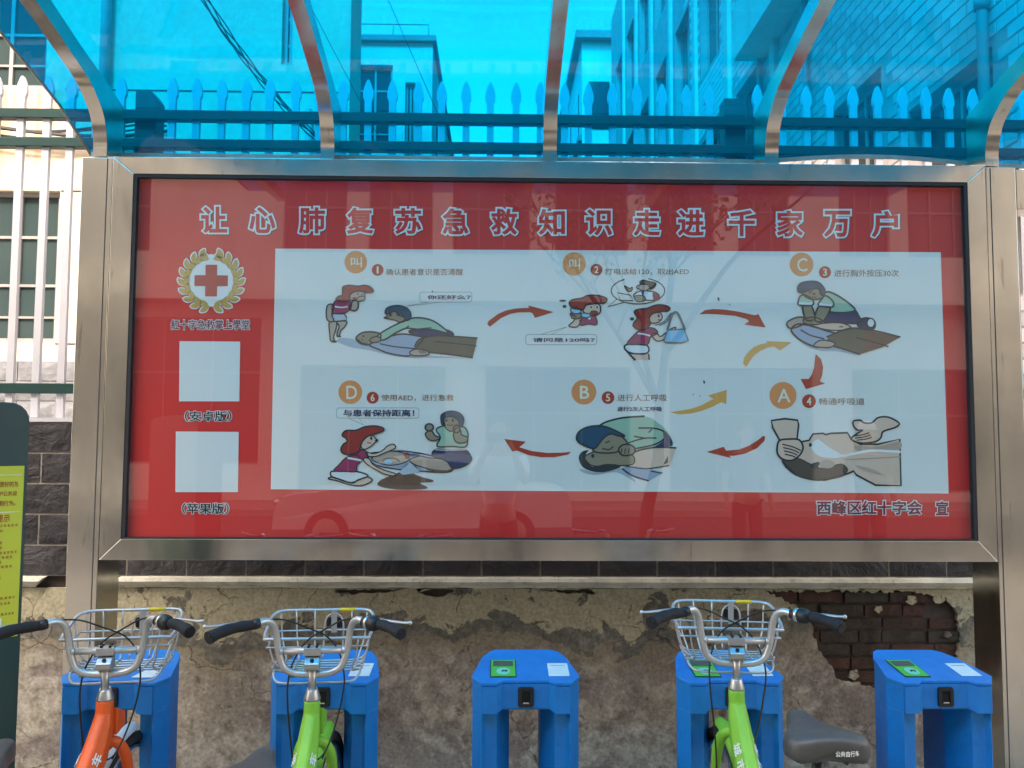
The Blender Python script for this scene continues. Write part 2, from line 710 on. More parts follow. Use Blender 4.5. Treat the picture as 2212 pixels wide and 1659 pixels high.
g.box(-60, 60, 4.6, 80, -.139, 1.55)
tag(g.build('courtyard_ground', PAVE), kind='structure')

# ================================================================== BOUNDARY WALL
WY = 4.2
wall = thing('boundary_wall', 'old stucco boundary wall with dark split-face tiles along its top behind the notice board', 'wall', (0, WY, 0))
core = MB()
core.box(-6, 6, WY + .03, WY + .38, -.14, 1.665)
core.build('wall_core', worn('wall_core_mortar', (.075, .06, .05), .95, 0, .3, 20, .6), wall)
gb = MB()
gb.box(-6, 6, WY + .004, WY + .0295, .905, 1.665)
gb.build('tile_bedding', GROUT, wall)
cap = MB()
cap.box(-6, 6, WY - .005, WY + .39, 1.668, 1.688)
cap.build('coping', WHITE_PAINT, wall)


def rough_tile(w_, h_, d_, seed, nx=5, nz=4):
    rnd = random.Random(seed)
    mb = MB()
    vs = []
    for j in range(nz):
        for i in range(nx):
            e = i in (0, nx - 1) or j in (0, nz - 1)
            y = 0 if e else -d_ * (.35 + rnd.random() * .9)
            vs.append((-w_ / 2 + w_ * i / (nx - 1) + (0 if e else rnd.uniform(-.012, .012)), y, -h_ / 2 + h_ * j / (nz - 1) + (0 if e else rnd.uniform(-.01, .01))))
    fs = []
    for j in range(nz - 1):
        for i in range(nx - 1):
            a = j * nx + i
            fs.append((a, a + 1, a + 1 + nx, a + nx))
    mb.add(vs, fs)
    mb.box(-w_ / 2, w_ / 2, .0005, .016, -h_ / 2, h_ / 2)
    return mb


tile_me = []
for sd_ in range(5):
    mb = rough_tile(.283, .142, .006, sd_)
    me = bpy.data.meshes.new('tile')
    me.from_pydata(mb.v, [], mb.f)
    me.materials.append(TILE)
    tile_me.append(me)
for r in range(5):
    zc = 1.665 - .152 * (r + .5)
    off = -.66 + (.147 if r % 2 else 0)
    k0 = int((-3.6 - off) / .294)
    for k in range(k0, k0 + 26):
        inst(random.choice(tile_me), 'tile', wall, (off + .294 * (k + .5), WY, zc), (1, 1, 1), (0, 0, 0))

# cornice ledge in broken lengths


def ledge_piece(x0, x1, jag0, jag1, h=.045):
    mb = MB()
    prof = [(.0, .905), (-.035, .9), (-.042, .885), (-.03, .868), (-.012, .862), (-.008, .85), (.0, .85)]
    n = max(2, int((x1 - x0) / .05))
    rnd = random.Random(int(x0 * 100))
    vs = []
    for i in range(n + 1):
        x = x0 + (x1 - x0) * i / n
        for k, (y, z) in enumerate(prof):
            dx = 0
            if i == 0:
                dx = jag0 * (1 - (z - .85) / .055)
            if i == n:
                dx = -jag1 * (1 - (z - .85) / .055)
            dz = rnd.uniform(-.003, .003) if k in (4, 5) else rnd.uniform(-.0008, .0008)
            vs.append((x + dx, WY + .001 + y, z + dz))
    m = len(prof)
    fs = []
    for i in range(n):
        for k in range(m - 1):
            fs.append((i * m + k, i * m + k + 1, (i + 1) * m + k + 1, (i + 1) * m + k))
    fs.append(tuple(range(m))[::-1])
    fs.append(tuple(n * m + k for k in range(m)))
    mb.add(vs, fs)
    return mb


for a, b, c, d in ((-6, -3.1, 0, 0), (-3.098, -2.22, 0, .06), (-1.86, -.98, -.05, 0), (-.978, .31, 0, 0), (.312, 1.02, 0, 0), (1.022, 2.6, 0, 0), (2.602, 6, 0, 0)):
    ledge_piece(a, b, c, d).build('ledge', LEDGE, wall)

# stucco coat with openings where it has fallen off


def jag(pts, amp=.008, step=.02, seed=1):
    rnd = random.Random(seed)
    out = []
    n = len(pts)
    for i in range(n):
        a = Vector(pts[i]).to_2d() if len(pts[i]) > 2 else Vector(pts[i])
        b = Vector(pts[(i + 1) % n])
        L = (b - a).length
        m = max(1, int(L / step))
        for k in range(m):
            p = a.lerp(b, k / m)
            out.append((p.x + rnd.uniform(-amp, amp), p.y + rnd.uniform(-amp, amp)))
    return out


brick_hole = jag([(1.36, .836), (2.10, .834), (2.26, .81), (2.325, .74), (2.335, .60), (2.31, .47), (2.25, .38), (2.1, .35), (1.92, .352), (1.86, .372), (1.79, .385), (1.715, .40), (1.69, .45), (1.65, .505), (1.605, .575), (1.59, .65), (1.575, .70), (1.52, .755), (1.45, .79), (1.40, .815)], .009, .014, 3)
hole2 = jag([(-.40, .845), (-.19, .846), (-.215, .825), (-.26, .808), (-.31, .803), (-.35, .812), (-.385, .825)], .004, .014, 5)
hole3 = jag([(-.80, .838), (-.45, .842), (-.52, .828), (-.60, .822), (-.66, .824), (-.72, .815), (-.78, .826)], .004, .016, 8)
hole4 = jag([(.28, .840), (.48, .842), (.50, .818), (.42, .826), (.34, .822)], .004, .016, 9)
cu = bpy.data.curves.new('tmp', 'CURVE')
cu.dimensions = '2D'
cu.fill_mode = 'BOTH'
cu.extrude = .011
for loop in ([(-6, -.138), (6, -.138), (6, .846), (-6, .846)], brick_hole, hole2, hole3, hole4):
    sp = cu.splines.new('POLY')
    sp.points.add(len(loop) - 1)
    for i, (x, y) in enumerate(loop):
        sp.points[i].co = (x, y, 0, 1)
    sp.use_cyclic_u = True
to = bpy.data.objects.new('tmp', cu)
col.objects.link(to)
me = bpy.data.meshes.new_from_object(to.evaluated_get(bpy.context.evaluated_depsgraph_get()))
bpy.data.objects.remove(to)
mb = MB()
mb.add([(v.co.x, WY + .012 - v.co.z, v.co.y) for v in me.vertices], [tuple(p.vertices) for p in me.polygons])
st = mb.build('stucco_coat', STUCCO, wall, local=True)
for v in st.data.vertices:
    pass
st.location = (0, -WY, 0)
# exposed bricks
brick_me = []
for sd_ in range(6):
    rnd = random.Random(sd_ + 40)
    mb = MB()
    W_, H_ = .112, .026
    nx = 4
    vs = []
    for (y, q) in ((0.0, 1), (.03, 1)):
        for j in (0, 1):
            for i in range(nx):
                vs.append((-W_ + 2 * W_ * i / (nx - 1) + rnd.uniform(-.003, .003), y + rnd.uniform(-.005, .003) * (y == 0), (-H_ if j == 0 else H_) + rnd.uniform(-.003, .003)))
    fs = []
    for i in range(nx - 1):
        fs += [(i, i + 1, nx + i + 1, nx + i), (i + nx, i + nx + 1, 3 * nx + i + 1, 3 * nx + i), (2 * nx + i, 2 * nx + i + 1, i + 1, i)]
    fs += [(0, nx, 3 * nx, 2 * nx), (nx - 1, 3 * nx - 1, 4 * nx - 1, 2 * nx - 1)]
    mb.add(vs, fs)
    me = bpy.data.meshes.new('brick')
    me.from_pydata(mb.v, [], mb.f)
    me.materials.append(BRICK)
    brick_me.append(me)
zc = .835
r = 0
while zc > .33:
    x = 1.33 + (.11 if r % 2 else 0)
    while x < 2.42:
        if not (r == 1 and abs(x - 2.2) < .06):
            ln = random.choice((.85, 1, 1, .97, .5))
            inst(random.choice(brick_me), 'brick', wall, (x + .112 * ln, WY + .012 + random.uniform(0, .012), zc - .03), (ln * .97, 1, 1.0), (0, 0, random.uniform(-.01, .01)))
        else:
            ln = 1
        x += .232 * ln
    zc -= .066
    r += 1

for fx, fz_, fr_, sd_ in ((2.10, .79, .030, 1), (2.24, .80, .035, 2), (1.93, .745, .022, 3), (2.28, .62, .020, 4), (1.62, .70, .020, 6), (1.80, .42, .03, 7)):
    pts = jag([(fx - fr_, fz_ - fr_ * .3), (fx, fz_ - fr_ * .8), (fx + fr_ * .9, fz_ - fr_ * .2), (fx + fr_ * .5, fz_ + fr_ * .8), (fx - fr_ * .6, fz_ + fr_ * .6)], fr_ * .12, fr_ * .4, sd_)
    q = MB()
    q.prism([(a, WY + .005, b) for a, b in pts], (0, .012, 0))
    q.build('plaster_flake', STUCCO, wall)

# ================================================================== FENCE
fence = thing('picket_fence', 'white spear-topped picket fence with green rails on top of the tiled wall', 'fence', (0, 4.3, 1.69))
pm = MB()
pm.box(-.018, .018, -.012, .012, 0, 1.66)
tipp = [(.018, 1.66), (.019, 1.684), (.0265, 1.70), (.027, 1.725), (.021, 1.755), (.010, 1.785), (.004, 1.795), (-.004, 1.795), (-.010, 1.785), (-.021, 1.755), (-.027, 1.725), (-.0265, 1.70), (-.019, 1.684), (-.018, 1.66)]
pm.prism([(a, -.011, b) for a, b in tipp], (0, .022, 0))
pme = bpy.data.meshes.new('picket')
pme.from_pydata(pm.v, [], pm.f)
pme.materials.append(WHITE_PAINT)
x = -2.502 - .1295 * 7
posts_x = (-1.865, 1.265, -4.995, 4.395)
while x < 4.6:
    if all(abs(x - p) > .085 for p in posts_x):
        inst(pme, 'picket', fence, (x, 4.3, 1.69 + random.uniform(-.004, .004)), (1, 1, 1), (0, random.uniform(-.003, .003), 0))
    x += .1295
for z0, z1 in ((3.256, 3.306), (3.104, 3.152), (1.814, 1.866)):
    q = MB()
    q.box(-6, 6, 4.272, 4.328, z0, z1)
    q.build('rail', GREEN_RAIL, fence, bevel=.003)
for px in posts_x:
    q = MB()
    q.box(px - .056, px + .056, 4.31, 4.42, 1.69, 3.38)
    q.prism([(px - .056, 4.31, 3.38), (px + .056, 4.31, 3.38), (px + .03, 4.31, 3.42), (px - .056, 4.31, 3.42)], (0, .11, 0))
    q.build('fence_post', GREEN_RAIL, fence, bevel=.003)


# ================================================================== BUILDINGS BEHIND
def window_front(parent, x0, x1, z0, z1, y, split=2, lower=.0, glass=WINGLASS, bars=True, dep=.12):
    """window in a wall facing -Y at depth y"""
    fr = MB()
    t_ = .05
    fr.box(x0, x1, y - .01, y + .05, z1 - t_, z1)
    fr.box(x0, x1, y - .03, y + .05, z0, z0 + t_)
    fr.box(x0, x0 + t_, y - .01, y + .05, z0 + t_, z1 - t_)
    fr.box(x1 - t_, x1, y - .01, y + .05, z0 + t_, z1 - t_)
    for k in range(1, split):
        xx = x0 + (x1 - x0) * k / split
        fr.box(xx - .02, xx + .02, y, y + .045, z0 + t_, z1 - t_)
    if bars:
        for fz in (.30, .62):
            zz = z1 - (z1 - z0) * fz * (1 if fz < .5 else 1)
            fr.box(x0 + t_, x1 - t_, y + .002, y + .04, zz - .015, zz + .015)
        zz = z0 + (z1 - z0) * .17
        fr.box(x0 + t_, x1 - t_, y + .003, y + .038, zz - .012, zz + .012)
    f = fr.build('window', WINFRAME, parent)
    gl = MB()
    gl.box(x0 + .02, x1 - .02, y + .03, y + .036, z0 + .02, z1 - .02)
    gl.build('pane', glass, f)
    return f


def wall_with_holes(mb, x0, x1, z0, z1, y, holes, dep=.18, mi=0):
    """front wall on a grid, recessed at holes; faces toward -Y"""
    xs = sorted({x0, x1, *[h[0] for h in holes], *[h[1] for h in holes]})
    zs = sorted({z0, z1, *[h[2] for h in holes], *[h[3] for h in holes]})
    for i in range(len(xs) - 1):
        for j in range(len(zs) - 1):
            cx, cz = (xs[i] + xs[i + 1]) / 2, (zs[j] + zs[j + 1]) / 2
            if any(h[0] < cx < h[1] and h[2] < cz < h[3] for h in holes):
                continue
            mb.add([(xs[i], y, zs[j]), (xs[i + 1], y, zs[j]), (xs[i + 1], y, zs[j + 1]), (xs[i], y, zs[j + 1])], [(0, 1, 2, 3)], mi)
    for a, b, c, d in holes:
        mb.add([(a, y, c), (b, y, c), (b, y, d), (a, y, d), (a, y + dep, c), (b, y + dep, c), (b, y + dep, d), (a, y + dep, d)],
               [(0, 4, 5, 1), (1, 5, 6, 2), (2, 6, 7, 3), (3, 7, 4, 0)], mi)


# building A : cream wall close behind the fence on the left
bA = thing('cream_building', 'tall cream rendered building with rust stains standing behind the fence on the left', 'building', (-5, 9, 1.5))
holesA = [(-7.6, -4.79, 2.60, 4.27), (-7.6, -5.0, 5.42, 7.1), (-2.42, -2.30, 5.72, 7.2), (-7.6, -5.0, 8.2, 9.9), (-4.0, -2.9, 8.2, 9.9)]
q = MB()
wall_with_holes(q, -9, -1.656, 2.40, 14, 9, holesA)
q.box(-8.99, -1.657, 9.2, 9.7, 1.5, 13.99)
q.add([(-1.656, 9, 1.5), (-1.656, 9.21, 1.5), (-1.656, 9.21, 14), (-1.656, 9, 14)], [(0, 1, 2, 3)])
q.build('wall', CREAM, bA)
for hx in holesA:
    window_front(bA, hx[0], hx[1], hx[2], hx[3], 9.08, 6 if hx[1] - hx[0] > 2 else 1)
q = MB()
for zz in (2.595, 4.275, 5.415, 7.105):
    q = MB()
    q.box(-4.78, -1.70, 8.992, 9.0, zz - .012, zz)
    q.build('render_joint', mat('joint_dark', (.06, .05, .045), .9), bA)
q = MB()
q.tube([(-4.33, 8.93, 1.6), (-4.33, 8.93, 13.5)], .055, 10)
q.tube([(-2.09, 8.95, 1.6), (-2.09, 8.95, 5.2)], .035, 8)
q.build('drain_pipe', worn('pipe_grey', (.3, .3, .3), .5, 0, .15, 3, .1), bA)
# plinth tiles
q = MB()
q.box(-9, -1.66, 9.0, 9.19, 1.5, 2.399)
q.build('plinth_backing', GROUT, bA)
ptm = []
for sd_ in range(3):
    mb = rough_tile(.43, .205, .014, sd_ + 90)
    me = bpy.data.meshes.new('plinth_tile')
    me.from_pydata(mb.v, [], mb.f)
    me.materials.append(PLINTH)
    ptm.append(me)
for r in range(4):
    for k in range(18):
        xx = -8.9 + .44 * k + (.22 if r % 2 else 0)
        if xx < -1.95:
            inst(random.choice(ptm), 'plinth_tile', bA, (xx, 8.985, 2.29 - .215 * r))
# rust stain curtains under upper window are in the facade material; cables
cb = thing('wall_cables', 'bundle of sagging black cables strung along the cream wall behind the pickets', 'cable', (-5, 8.8, 3.6))
q = MB()
for k in range(7):
    a = random.uniform(-.05, .05)
    b = random.uniform(-.05, .05)
    pts = [(-8 + i * .55, 8.85 + .02 * k % .06, 4.93 + a - .10 * sin(pi * (i % 4) / 4) + .02 * i * (k % 3 - 1) * .4 + b * sin(i)) for i in range(9)]
    q.tube(smooth_path(pts, 4), .012, 5)
q.build('cable', CABLE, cb)
cb2 = thing('service_cables', 'twisted black service cables running diagonally down past the cream building', 'cable', (-2.5, 7.5, 4))
q = MB()
A_ = Vector((-3.0, 7.2, 6.1))
B_ = Vector((-1.45, 7.9, 4.25))
for k in range(5):
    pts = []
    for i in range(14):
        t_ = i / 13
        p = A_.lerp(B_, t_) + Vector((0, 0, -.25 * sin(pi * t_)))
        p += Vector((cos(i * .9 + k * 1.3) * .022, .02 * sin(k), sin(i * 1.1 + k * 1.9) * .03))
        pts.append(p)
    q.tube(smooth_path(pts, 3), .0065, 5)
for k in range(2):
    q.tube([(-2.6 + k * .9, 7.6, 7.2), (-1.2 + k * .7, 8.2, 4.6)], .0035, 5)
q.build('cable', CABLE, cb2)

# building B : block at the end of the alley, left
bB = thing('far_office_block', 'distant pale flat-roofed office block at the left end of the alley, one window showing', 'building', (-4, 16, 1.5))
q = MB()
hB = [(-2.80, -2.10, 7.30, 8.95), (-2.80, -2.10, 4.2, 5.8), (-1.85, -1.65, 4.2, 8.6)]
wall_with_holes(q, -8, -1.317, 1.5, 9.40, 16, hB, .25)
q.box(-8, -1.318, 16.3, 34, 1.5, 9.398)
q.add([(-1.317, 16, 1.5), (-1.317, 16.31, 1.5), (-1.317, 16.31, 9.4), (-1.317, 16, 9.4)], [(0, 1, 2, 3)])
q.build('wall', CREAM2, bB)
q = MB()
q.box(-8.1, -1.25, 15.9, 34, 9.41, 9.52)
q.build('roof', worn('roof_slab', (.2, .2, .2), .8, 0, .2, 2, .2), bB)
for hx in hB:
    window_front(bB, hx[0], hx[1], hx[2], hx[3], 16.1, 2, glass=DKGLASS)
q = MB()
for k in range(9):
    q.tube([(-7 + k * .7, 15.95, 9.52), (-7 + k * .7, 15.95, 9.75)], .012, 5)
q.tube([(-7.2, 15.95, 9.75), (-1.4, 15.95, 9.75)], .012, 5)
q.build('roof_railing', WINFRAME, bB)
q = MB()
for k in range(6):
    q.box(-1.316, -1.29, 17.2 + k * 2.6, 18.5 + k * 2.6, 6.6, 8.4)
    q.box(-1.316, -1.29, 17.2 + k * 2.6, 18.5 + k * 2.6, 3.4, 5.2)
q.build('side_window', DKGLASS, bB)

# building D : block at the end of the alley, right
bD = thing('far_apartment_block', 'distant apartment block with stepped eaves at the right end of the alley', 'building', (4, 27, 1.5))
q = MB()
q.box(2.78, 9, 27, 48, 1.5, 14.9)
q.build('wall', CREAM2, bD)
q = MB()
q.box(2.55, 9.1, 26.7, 48, 14.901, 15.15)
q.box(2.65, 2.779, 27, 48, 11.5, 11.7)
q.box(2.65, 2.779, 27, 48, 8.5, 8.7)
q.build('eaves', MATS['roof_slab'], bD)
q = MB()
for fl in range(4):
    q.box(3.0, 3.7, 26.95, 26.99, 2.6 + 3.1 * fl, 4.2 + 3.1 * fl)
    for k in range(5):
        q.box(2.75, 2.779, 28 + 3 * k, 29.6 + 3 * k, 2.6 + 3.1 * fl, 4.2 + 3.1 * fl)
q.build('window', DKGLASS, bD)

# building C : tiled side wall that recedes along the alley on the right
XC = 3.6
bC = thing('tiled_apartment_building', 'pinkish tiled apartment building receding along the right side of the alley', 'building', (5, 12, 1.5))
holesC = [(5.30, 5.816, 2.6, 3.5, .2), (5.816, 7.05, 2.9, 4.475, .2), (7.54, 8.75, 3.3, 5.115, .2)]
d = 10.2
while d < 24:
    for zz in (6.8, 3.75, 9.85, 12.9):
        holesC.append((d + .8, d + 2.0, zz - 1.9, zz, .25))
    d += 2.1
holesC.append((8.0, 9.2, 6.9, 8.6, .2))
holesC.append((5.6, 7.0, 7.6, 9.2, .2))
q = MB()
ys = sorted({4.9, 25.8, *[h[0] for h in holesC], *[h[1] for h in holesC]})
zs = sorted({1.5, 15.0, *[h[2] for h in holesC], *[h[3] for h in holesC]})
for i in range(len(ys) - 1):
    for j in range(len(zs) - 1):
        cyy, czz = (ys[i] + ys[i + 1]) / 2, (zs[j] + zs[j + 1]) / 2
        if any(h[0] < cyy < h[1] and h[2] < czz < h[3] for h in holesC):
            continue
        q.add([(XC, ys[i], zs[j]), (XC, ys[i + 1], zs[j]), (XC, ys[i + 1], zs[j + 1]), (XC, ys[i], zs[j + 1])], [(3, 2, 1, 0)])
for a, b, c, d2, dp in holesC:
    q.add([(XC, a, c), (XC, b, c), (XC, b, d2), (XC, a, d2), (XC + dp, a, c), (XC + dp, b, c), (XC + dp, b, d2), (XC + dp, a, d2)],
          [(0, 1, 5, 4), (1, 2, 6, 5), (2, 3, 7, 6), (3, 0, 4, 7)])
q.box(XC + .3, 9, 4.9, 25.8, 1.5, 15)
q.add([(XC, 4.9, 1.5), (XC + .3, 4.9, 1.5), (XC + .3, 4.9, 15), (XC, 4.9, 15)], [(0, 1, 2, 3)])
q.build('wall', worn('tile_joint_dark', (.36, .31, .30), .8, 0, .15, 5, .1), bC)
for a, b, c, d2, dp in holesC:
    q = MB()
    xa = XC + .12
    q.box(xa, xa + .05, a, b, c, c + .05)
    q.box(xa, xa + .05, a, b, d2 - .05, d2)
    q.box(xa, xa + .05, a, a + .05, c + .05, d2 - .05)
    q.box(xa, xa + .05, b - .05, b, c + .05, d2 - .05)
    q.box(xa, xa + .05, (a + b) / 2 - .02, (a + b) / 2 + .02, c + .05, d2 - .05)
    f = q.build('window', WINFRAME, bC)
    q = MB()
    q.box(xa + .02, xa + .026, a + .02, b - .02, c + .02, d2 - .02)
    q.build('pane', DKGLASS, f)
# tiles: the nearest 300 as parts, the rest as one mass
TW, TH = .24, .108
cand = []
zi = 0
zt = 1.62
while zt < 10.0:
    yy = 4.92 + (TW / 2 if zi % 2 else 0)
    while yy < 15.5:
        y0, y1, z0, z1 = yy, yy + TW - .012, zt, zt + TH - .012
        if not any(y1 > h[0] - .005 and y0 < h[1] + .005 and z1 > h[2] - .005 and z0 < h[3] + .005 for h in holesC):
            cy_, cz_ = (y0 + y1) / 2, (z0 + z1) / 2
            cand.append((y0, z0, cy_, cz_))
        yy += TW
    zt += TH
    zi += 1


def invis(c):
    y, z = c[2], c[3]
    sx = 1074 + XC / y * 1790
    sy = 945 - (z - 1.6) / y * 1790
    if sy < 0 or sx > 2230:
        return 1
    if sx < 2188 and sy > 350:
        return 1
    return 0


cand.sort(key=lambda c: (invis(c), c[2] ** 2 + (c[3] - 1.6) ** 2))
tm = MB()
hw, hh = (TW - .012) / 2, (TH - .012) / 2
e_ = .004
tm.add([(0, -hw, -hh), (0, hw, -hh), (0, hw, hh), (0, -hw, hh), (-.006, -hw + e_, -hh + e_), (-.006, hw - e_, -hh + e_), (-.006, hw - e_, hh - e_), (-.006, -hw + e_, hh - e_)],
       [(4, 7, 6, 5), (0, 4, 5, 1), (1, 5, 6, 2), (2, 6, 7, 3), (3, 7, 4, 0)])
tme = bpy.data.meshes.new('wall_tile')
tme.from_pydata(tm.v, [], tm.f)
tme.materials.append(PINKTILE)
for c in cand[:300]:
    inst(tme, 'wall_tile', bC, (XC - .0005, c[2], c[3]))
q = MB()
for c in cand[300:]:
    q.add([(XC - .0005 + p[0], c[2] + p[1], c[3] + p[2]) for p in tm.v], tm.f)
q.build('wall_tiling', worn('pink_tiling', (.62, .55, .53), .5, 0, .06, 1.5, .05), bC, kind='stuff')
q = MB()
q.box(3.2, XC - .008, 6.2, 10.97, 6.75, 7.5)
q.build('balcony', CREAM2, bC, bevel=.01)
q = MB()
q.box(3.35, XC - .008, 4.95, 6.1, 6.9, 7.3)
q.build('balcony', CREAM2, bC, bevel=.01)
q = MB()
for yy in (5.83, 9.25, 10.9):
    q.tube([(XC - .06, yy, 1.6), (XC - .06, yy, 9.5)], .04, 8)
for zz in (4.75, 6.2):
    q.tube([(XC - .06, 5.83, zz), (XC - .06, 5.83, zz + .12)], .055, 8)
q.build('drain_pipe', MATS['pipe_grey'], bC)
q = MB()
for dd in (11.6, 13.7, 15.8, 17.9, 20.0, 22.1, 24.2):
    q.box(XC - .07, XC - .008, dd - 1.3, dd - 1.12, 1.6, 14.5)
q.build('pilaster', CREAM2, bC)

# ================================================================== STREET BEHIND THE CAMERA (seen mirrored in glass and steel)
bO = thing('street_facade', 'long white building across the road with rows of dark windows and shop fronts', 'building', (0, -14, 0))
holesO = []
for k in range(-8, 9):
    x0 = k * 2.35 + random.uniform(-.2, .2)
    hw_ = random.uniform(.6, 1.0)
    if k in (-6, 3):
        continue
    for fl, (za, zb) in enumerate(((6.3, 8.2), (9.4, 11.3), (12.5, 14.4), (15.6, 17.5), (18.7, 20.6))):
        holesO.append((x0 - hw_, x0 + hw_, za, zb))
for k in range(-4, 4):
    x0 = k * 4.7 + 1.3
    holesO.append((x0, x0 + 3.7, .25 if k < 1 else .9, 4.6 if k > 0 else 3.4))
q = MB()
wall_with_holes(q, -26, 26, 0, 23, 0, holesO, .25)
q2 = MB()
q2.add([(-p[0], -14 - p[1], p[2]) for p in q.v], q.f)
q2.box(-26, 26, -24, -14.3, 0, 23)
q2.build('wall', CREAM2, bO)
for a, b, c, d2 in holesO:
    q = MB()
    xa, xb = -b, -a
    for k in range(4):
        xx = xa + (xb - xa - .035) * k / 3
        q.box(xx, xx + .035, -14.16, -14.1, c, d2)
    for zz in (c, c + (d2 - c) * .62, d2 - .06):
        q.box(xa, xb, -14.155, -14.095, zz, zz + .05)
    f = q.build('window', WINFRAME, bO)
    q = MB()
    q.box(xa, xb, -14.15, -14.14, c, d2)
    q.build('pane', DKGLASS, f)
q = MB()
q.box(-20, 20, -14, -13.2, 4.95, 5.12)
q.build('canopy_slab', CREAM2, bO)

# car across the road
car = thing('parked_car', 'silver saloon car parked on the road, mirrored in the poster glass', 'car', (-1.1, -6.2, -.12))
CARP = mat('car_paint', (.55, .56, .57), .2)
prof = [(-2.2, .35), (-2.15, .75), (-1.9, .92), (-1.3, .98), (-.65, 1.38), (.1, 1.45), (.75, 1.40), (1.35, 1.05), (1.95, 1.0), (2.2, .85), (2.22, .4)]
sec = smooth_path([(a, 0, b) for a, b in prof], 3)
q = MB()
nk = 7
vs = []
for k in range(nk):
    yy = -.85 + 1.7 * k / (nk - 1)
    sh = abs(k - (nk - 1) / 2) / ((nk - 1) / 2)
    for p in sec:
        zz = p.z
        nar = 1
        if zz > .95:
            nar = 1 - (zz - .95) * .45
        zz -= .05 * sh ** 3 * (1 if zz > .5 else 0)
        vs.append((-1.1 + p.x, -6.2 + yy * nar, -.12 + zz))
m_ = len(sec)
fs = []
for k in range(nk - 1):
    for i in range(m_ - 1):
        fs.append((k * m_ + i, (k + 1) * m_ + i, (k + 1) * m_ + i + 1, k * m_ + i + 1))
fs.append(tuple(range(m_)))
fs.append(tuple((nk - 1) * m_ + i for i in range(m_))[::-1])
fs.append((0, m_ - 1, nk * m_ - 1, (nk - 1) * m_))
q.add(vs, fs, 0, False)
q.build('body', CARP, car)
for s_ in (1, -1):
    for pts in ([(-1.15, 1.02), (-.62, 1.33), (-.02, 1.38), (-.02, 1.0)], [(.05, 1.0), (.05, 1.38), (.7, 1.33), (1.2, 1.03)]):
        q = MB()
        yy = -6.2 + s_ * .80
        q.prism([(-1.1 + a, yy + s_ * (.035 - (b - 1.0) * .33 * 1.0), -.12 + b) for a, b in pts], (0, s_ * .02, 0))
        q.build('side_window', DKGLASS, car)
for wx in (-1.4, 1.35):
    for s_ in (1, -1):
        q = MB()
        yy = -6.2 + s_ * .78
        q.tube([(-1.1 + wx, yy - .1, .2), (-1.1 + wx, yy + .1, .2)], .32, 20)
        wh = q.build('wheel', TYRE, car)
        q = MB()
        q.tube([(-1.1 + wx, yy + s_ * .095, .2), (-1.1 + wx, yy + s_ * .115, .2)], .2, 16)
        q.build('rim', CHROME, wh)
for s_ in (-.6, .6):
    q = MB()
    q.ball((-3.28, -6.2 + s_, .62), (.06, .14, .07))
    q.build('headlight', CHROME, car)

# street tree
tree = thing('street_tree', 'small street tree with thin bare branches and sparse leaves by the kerb', 'tree', (1.9, -3.7, 0))
q = MB()
lv = MB()
rt_ = random.Random(5)


def branch(p, d, L, r, lev):
    n = 5
    pts = [p.copy()]
    for i in range(n):
        d = (d + Vector((rt_.uniform(-.2, .2), rt_.uniform(-.2, .2), rt_.uniform(-.05, .15)))).normalized()
        pts.append(pts[-1] + d * L / n)
    q.tube(pts, [r * (1 - .6 * i / n) for i in range(n + 1)], 6)
    if lev >= 3:
        for pt in pts[2:]:
            for _ in range(7):
                c = pt + Vector([rt_.uniform(-.22, .22) for _ in range(3)])
                a = Vector([rt_.uniform(-1, 1) for _ in range(3)]).normalized() * .05
                b = a.cross(Vector([rt_.uniform(-1, 1) for _ in range(3)])).normalized() * .03
                lv.add([c - a, c + b, c + a, c - b], [(0, 1, 2, 3)])
        return
    for k in range(4 if lev else 5):
        t_ = rt_.uniform(.45, 1)
        i = min(n, int(t_ * n) + 1)
        an = rt_.uniform(0, 2 * pi)
        dd = (d * .7 + Vector((cos(an), sin(an), rt_.uniform(.1, .7))) * .8).normalized()
        branch(pts[i], dd, L * .62, r * .45, lev + 1)


branch(Vector((1.9, -3.7, 0)), Vector((0, 0, 1)), 3.4, .1, 0)
q.build('trunk', worn('bark', (.055, .045, .035), .95, 0, .3, 12, .8), tree)
lv.build('crown', worn('leaf_green', (.06, .11, .03), .6, 0, .3, 5, .0), tree)


# ------------------------------------------------------------------ people (seen mirrored)
def skinned(name, nodes, edges, m, parent, sub=2, root=0):
    me = bpy.data.meshes.new(name)
    L = origin_of(parent)
    me.from_pydata([tuple(Vector(n[0]) - L) for n in nodes], edges, [])
    ob = bpy.data.objects.new(name, me)
    col.objects.link(ob)
    ob.parent = parent
    sk = ob.modifiers.new('skin', 'SKIN')
    sk.use_smooth_shade = True
    for i, n in enumerate(nodes):
        rr = n[1]
        me.skin_vertices[0].data[i].radius = rr if isinstance(rr, tuple) else (rr, rr)
        me.skin_vertices[0].data[i].use_root = (i == root)
    sb = ob.modifiers.new('sub', 'SUBSURF')
    sb.levels = sb.render_levels = sub
    me.materials.append(m)
    return ob


SKIN = worn('skin', (.52, .33, .24), .5, 0, .06, 12, .05)
HAIR = mat('black_hair', (.012, .010, .010), .5)


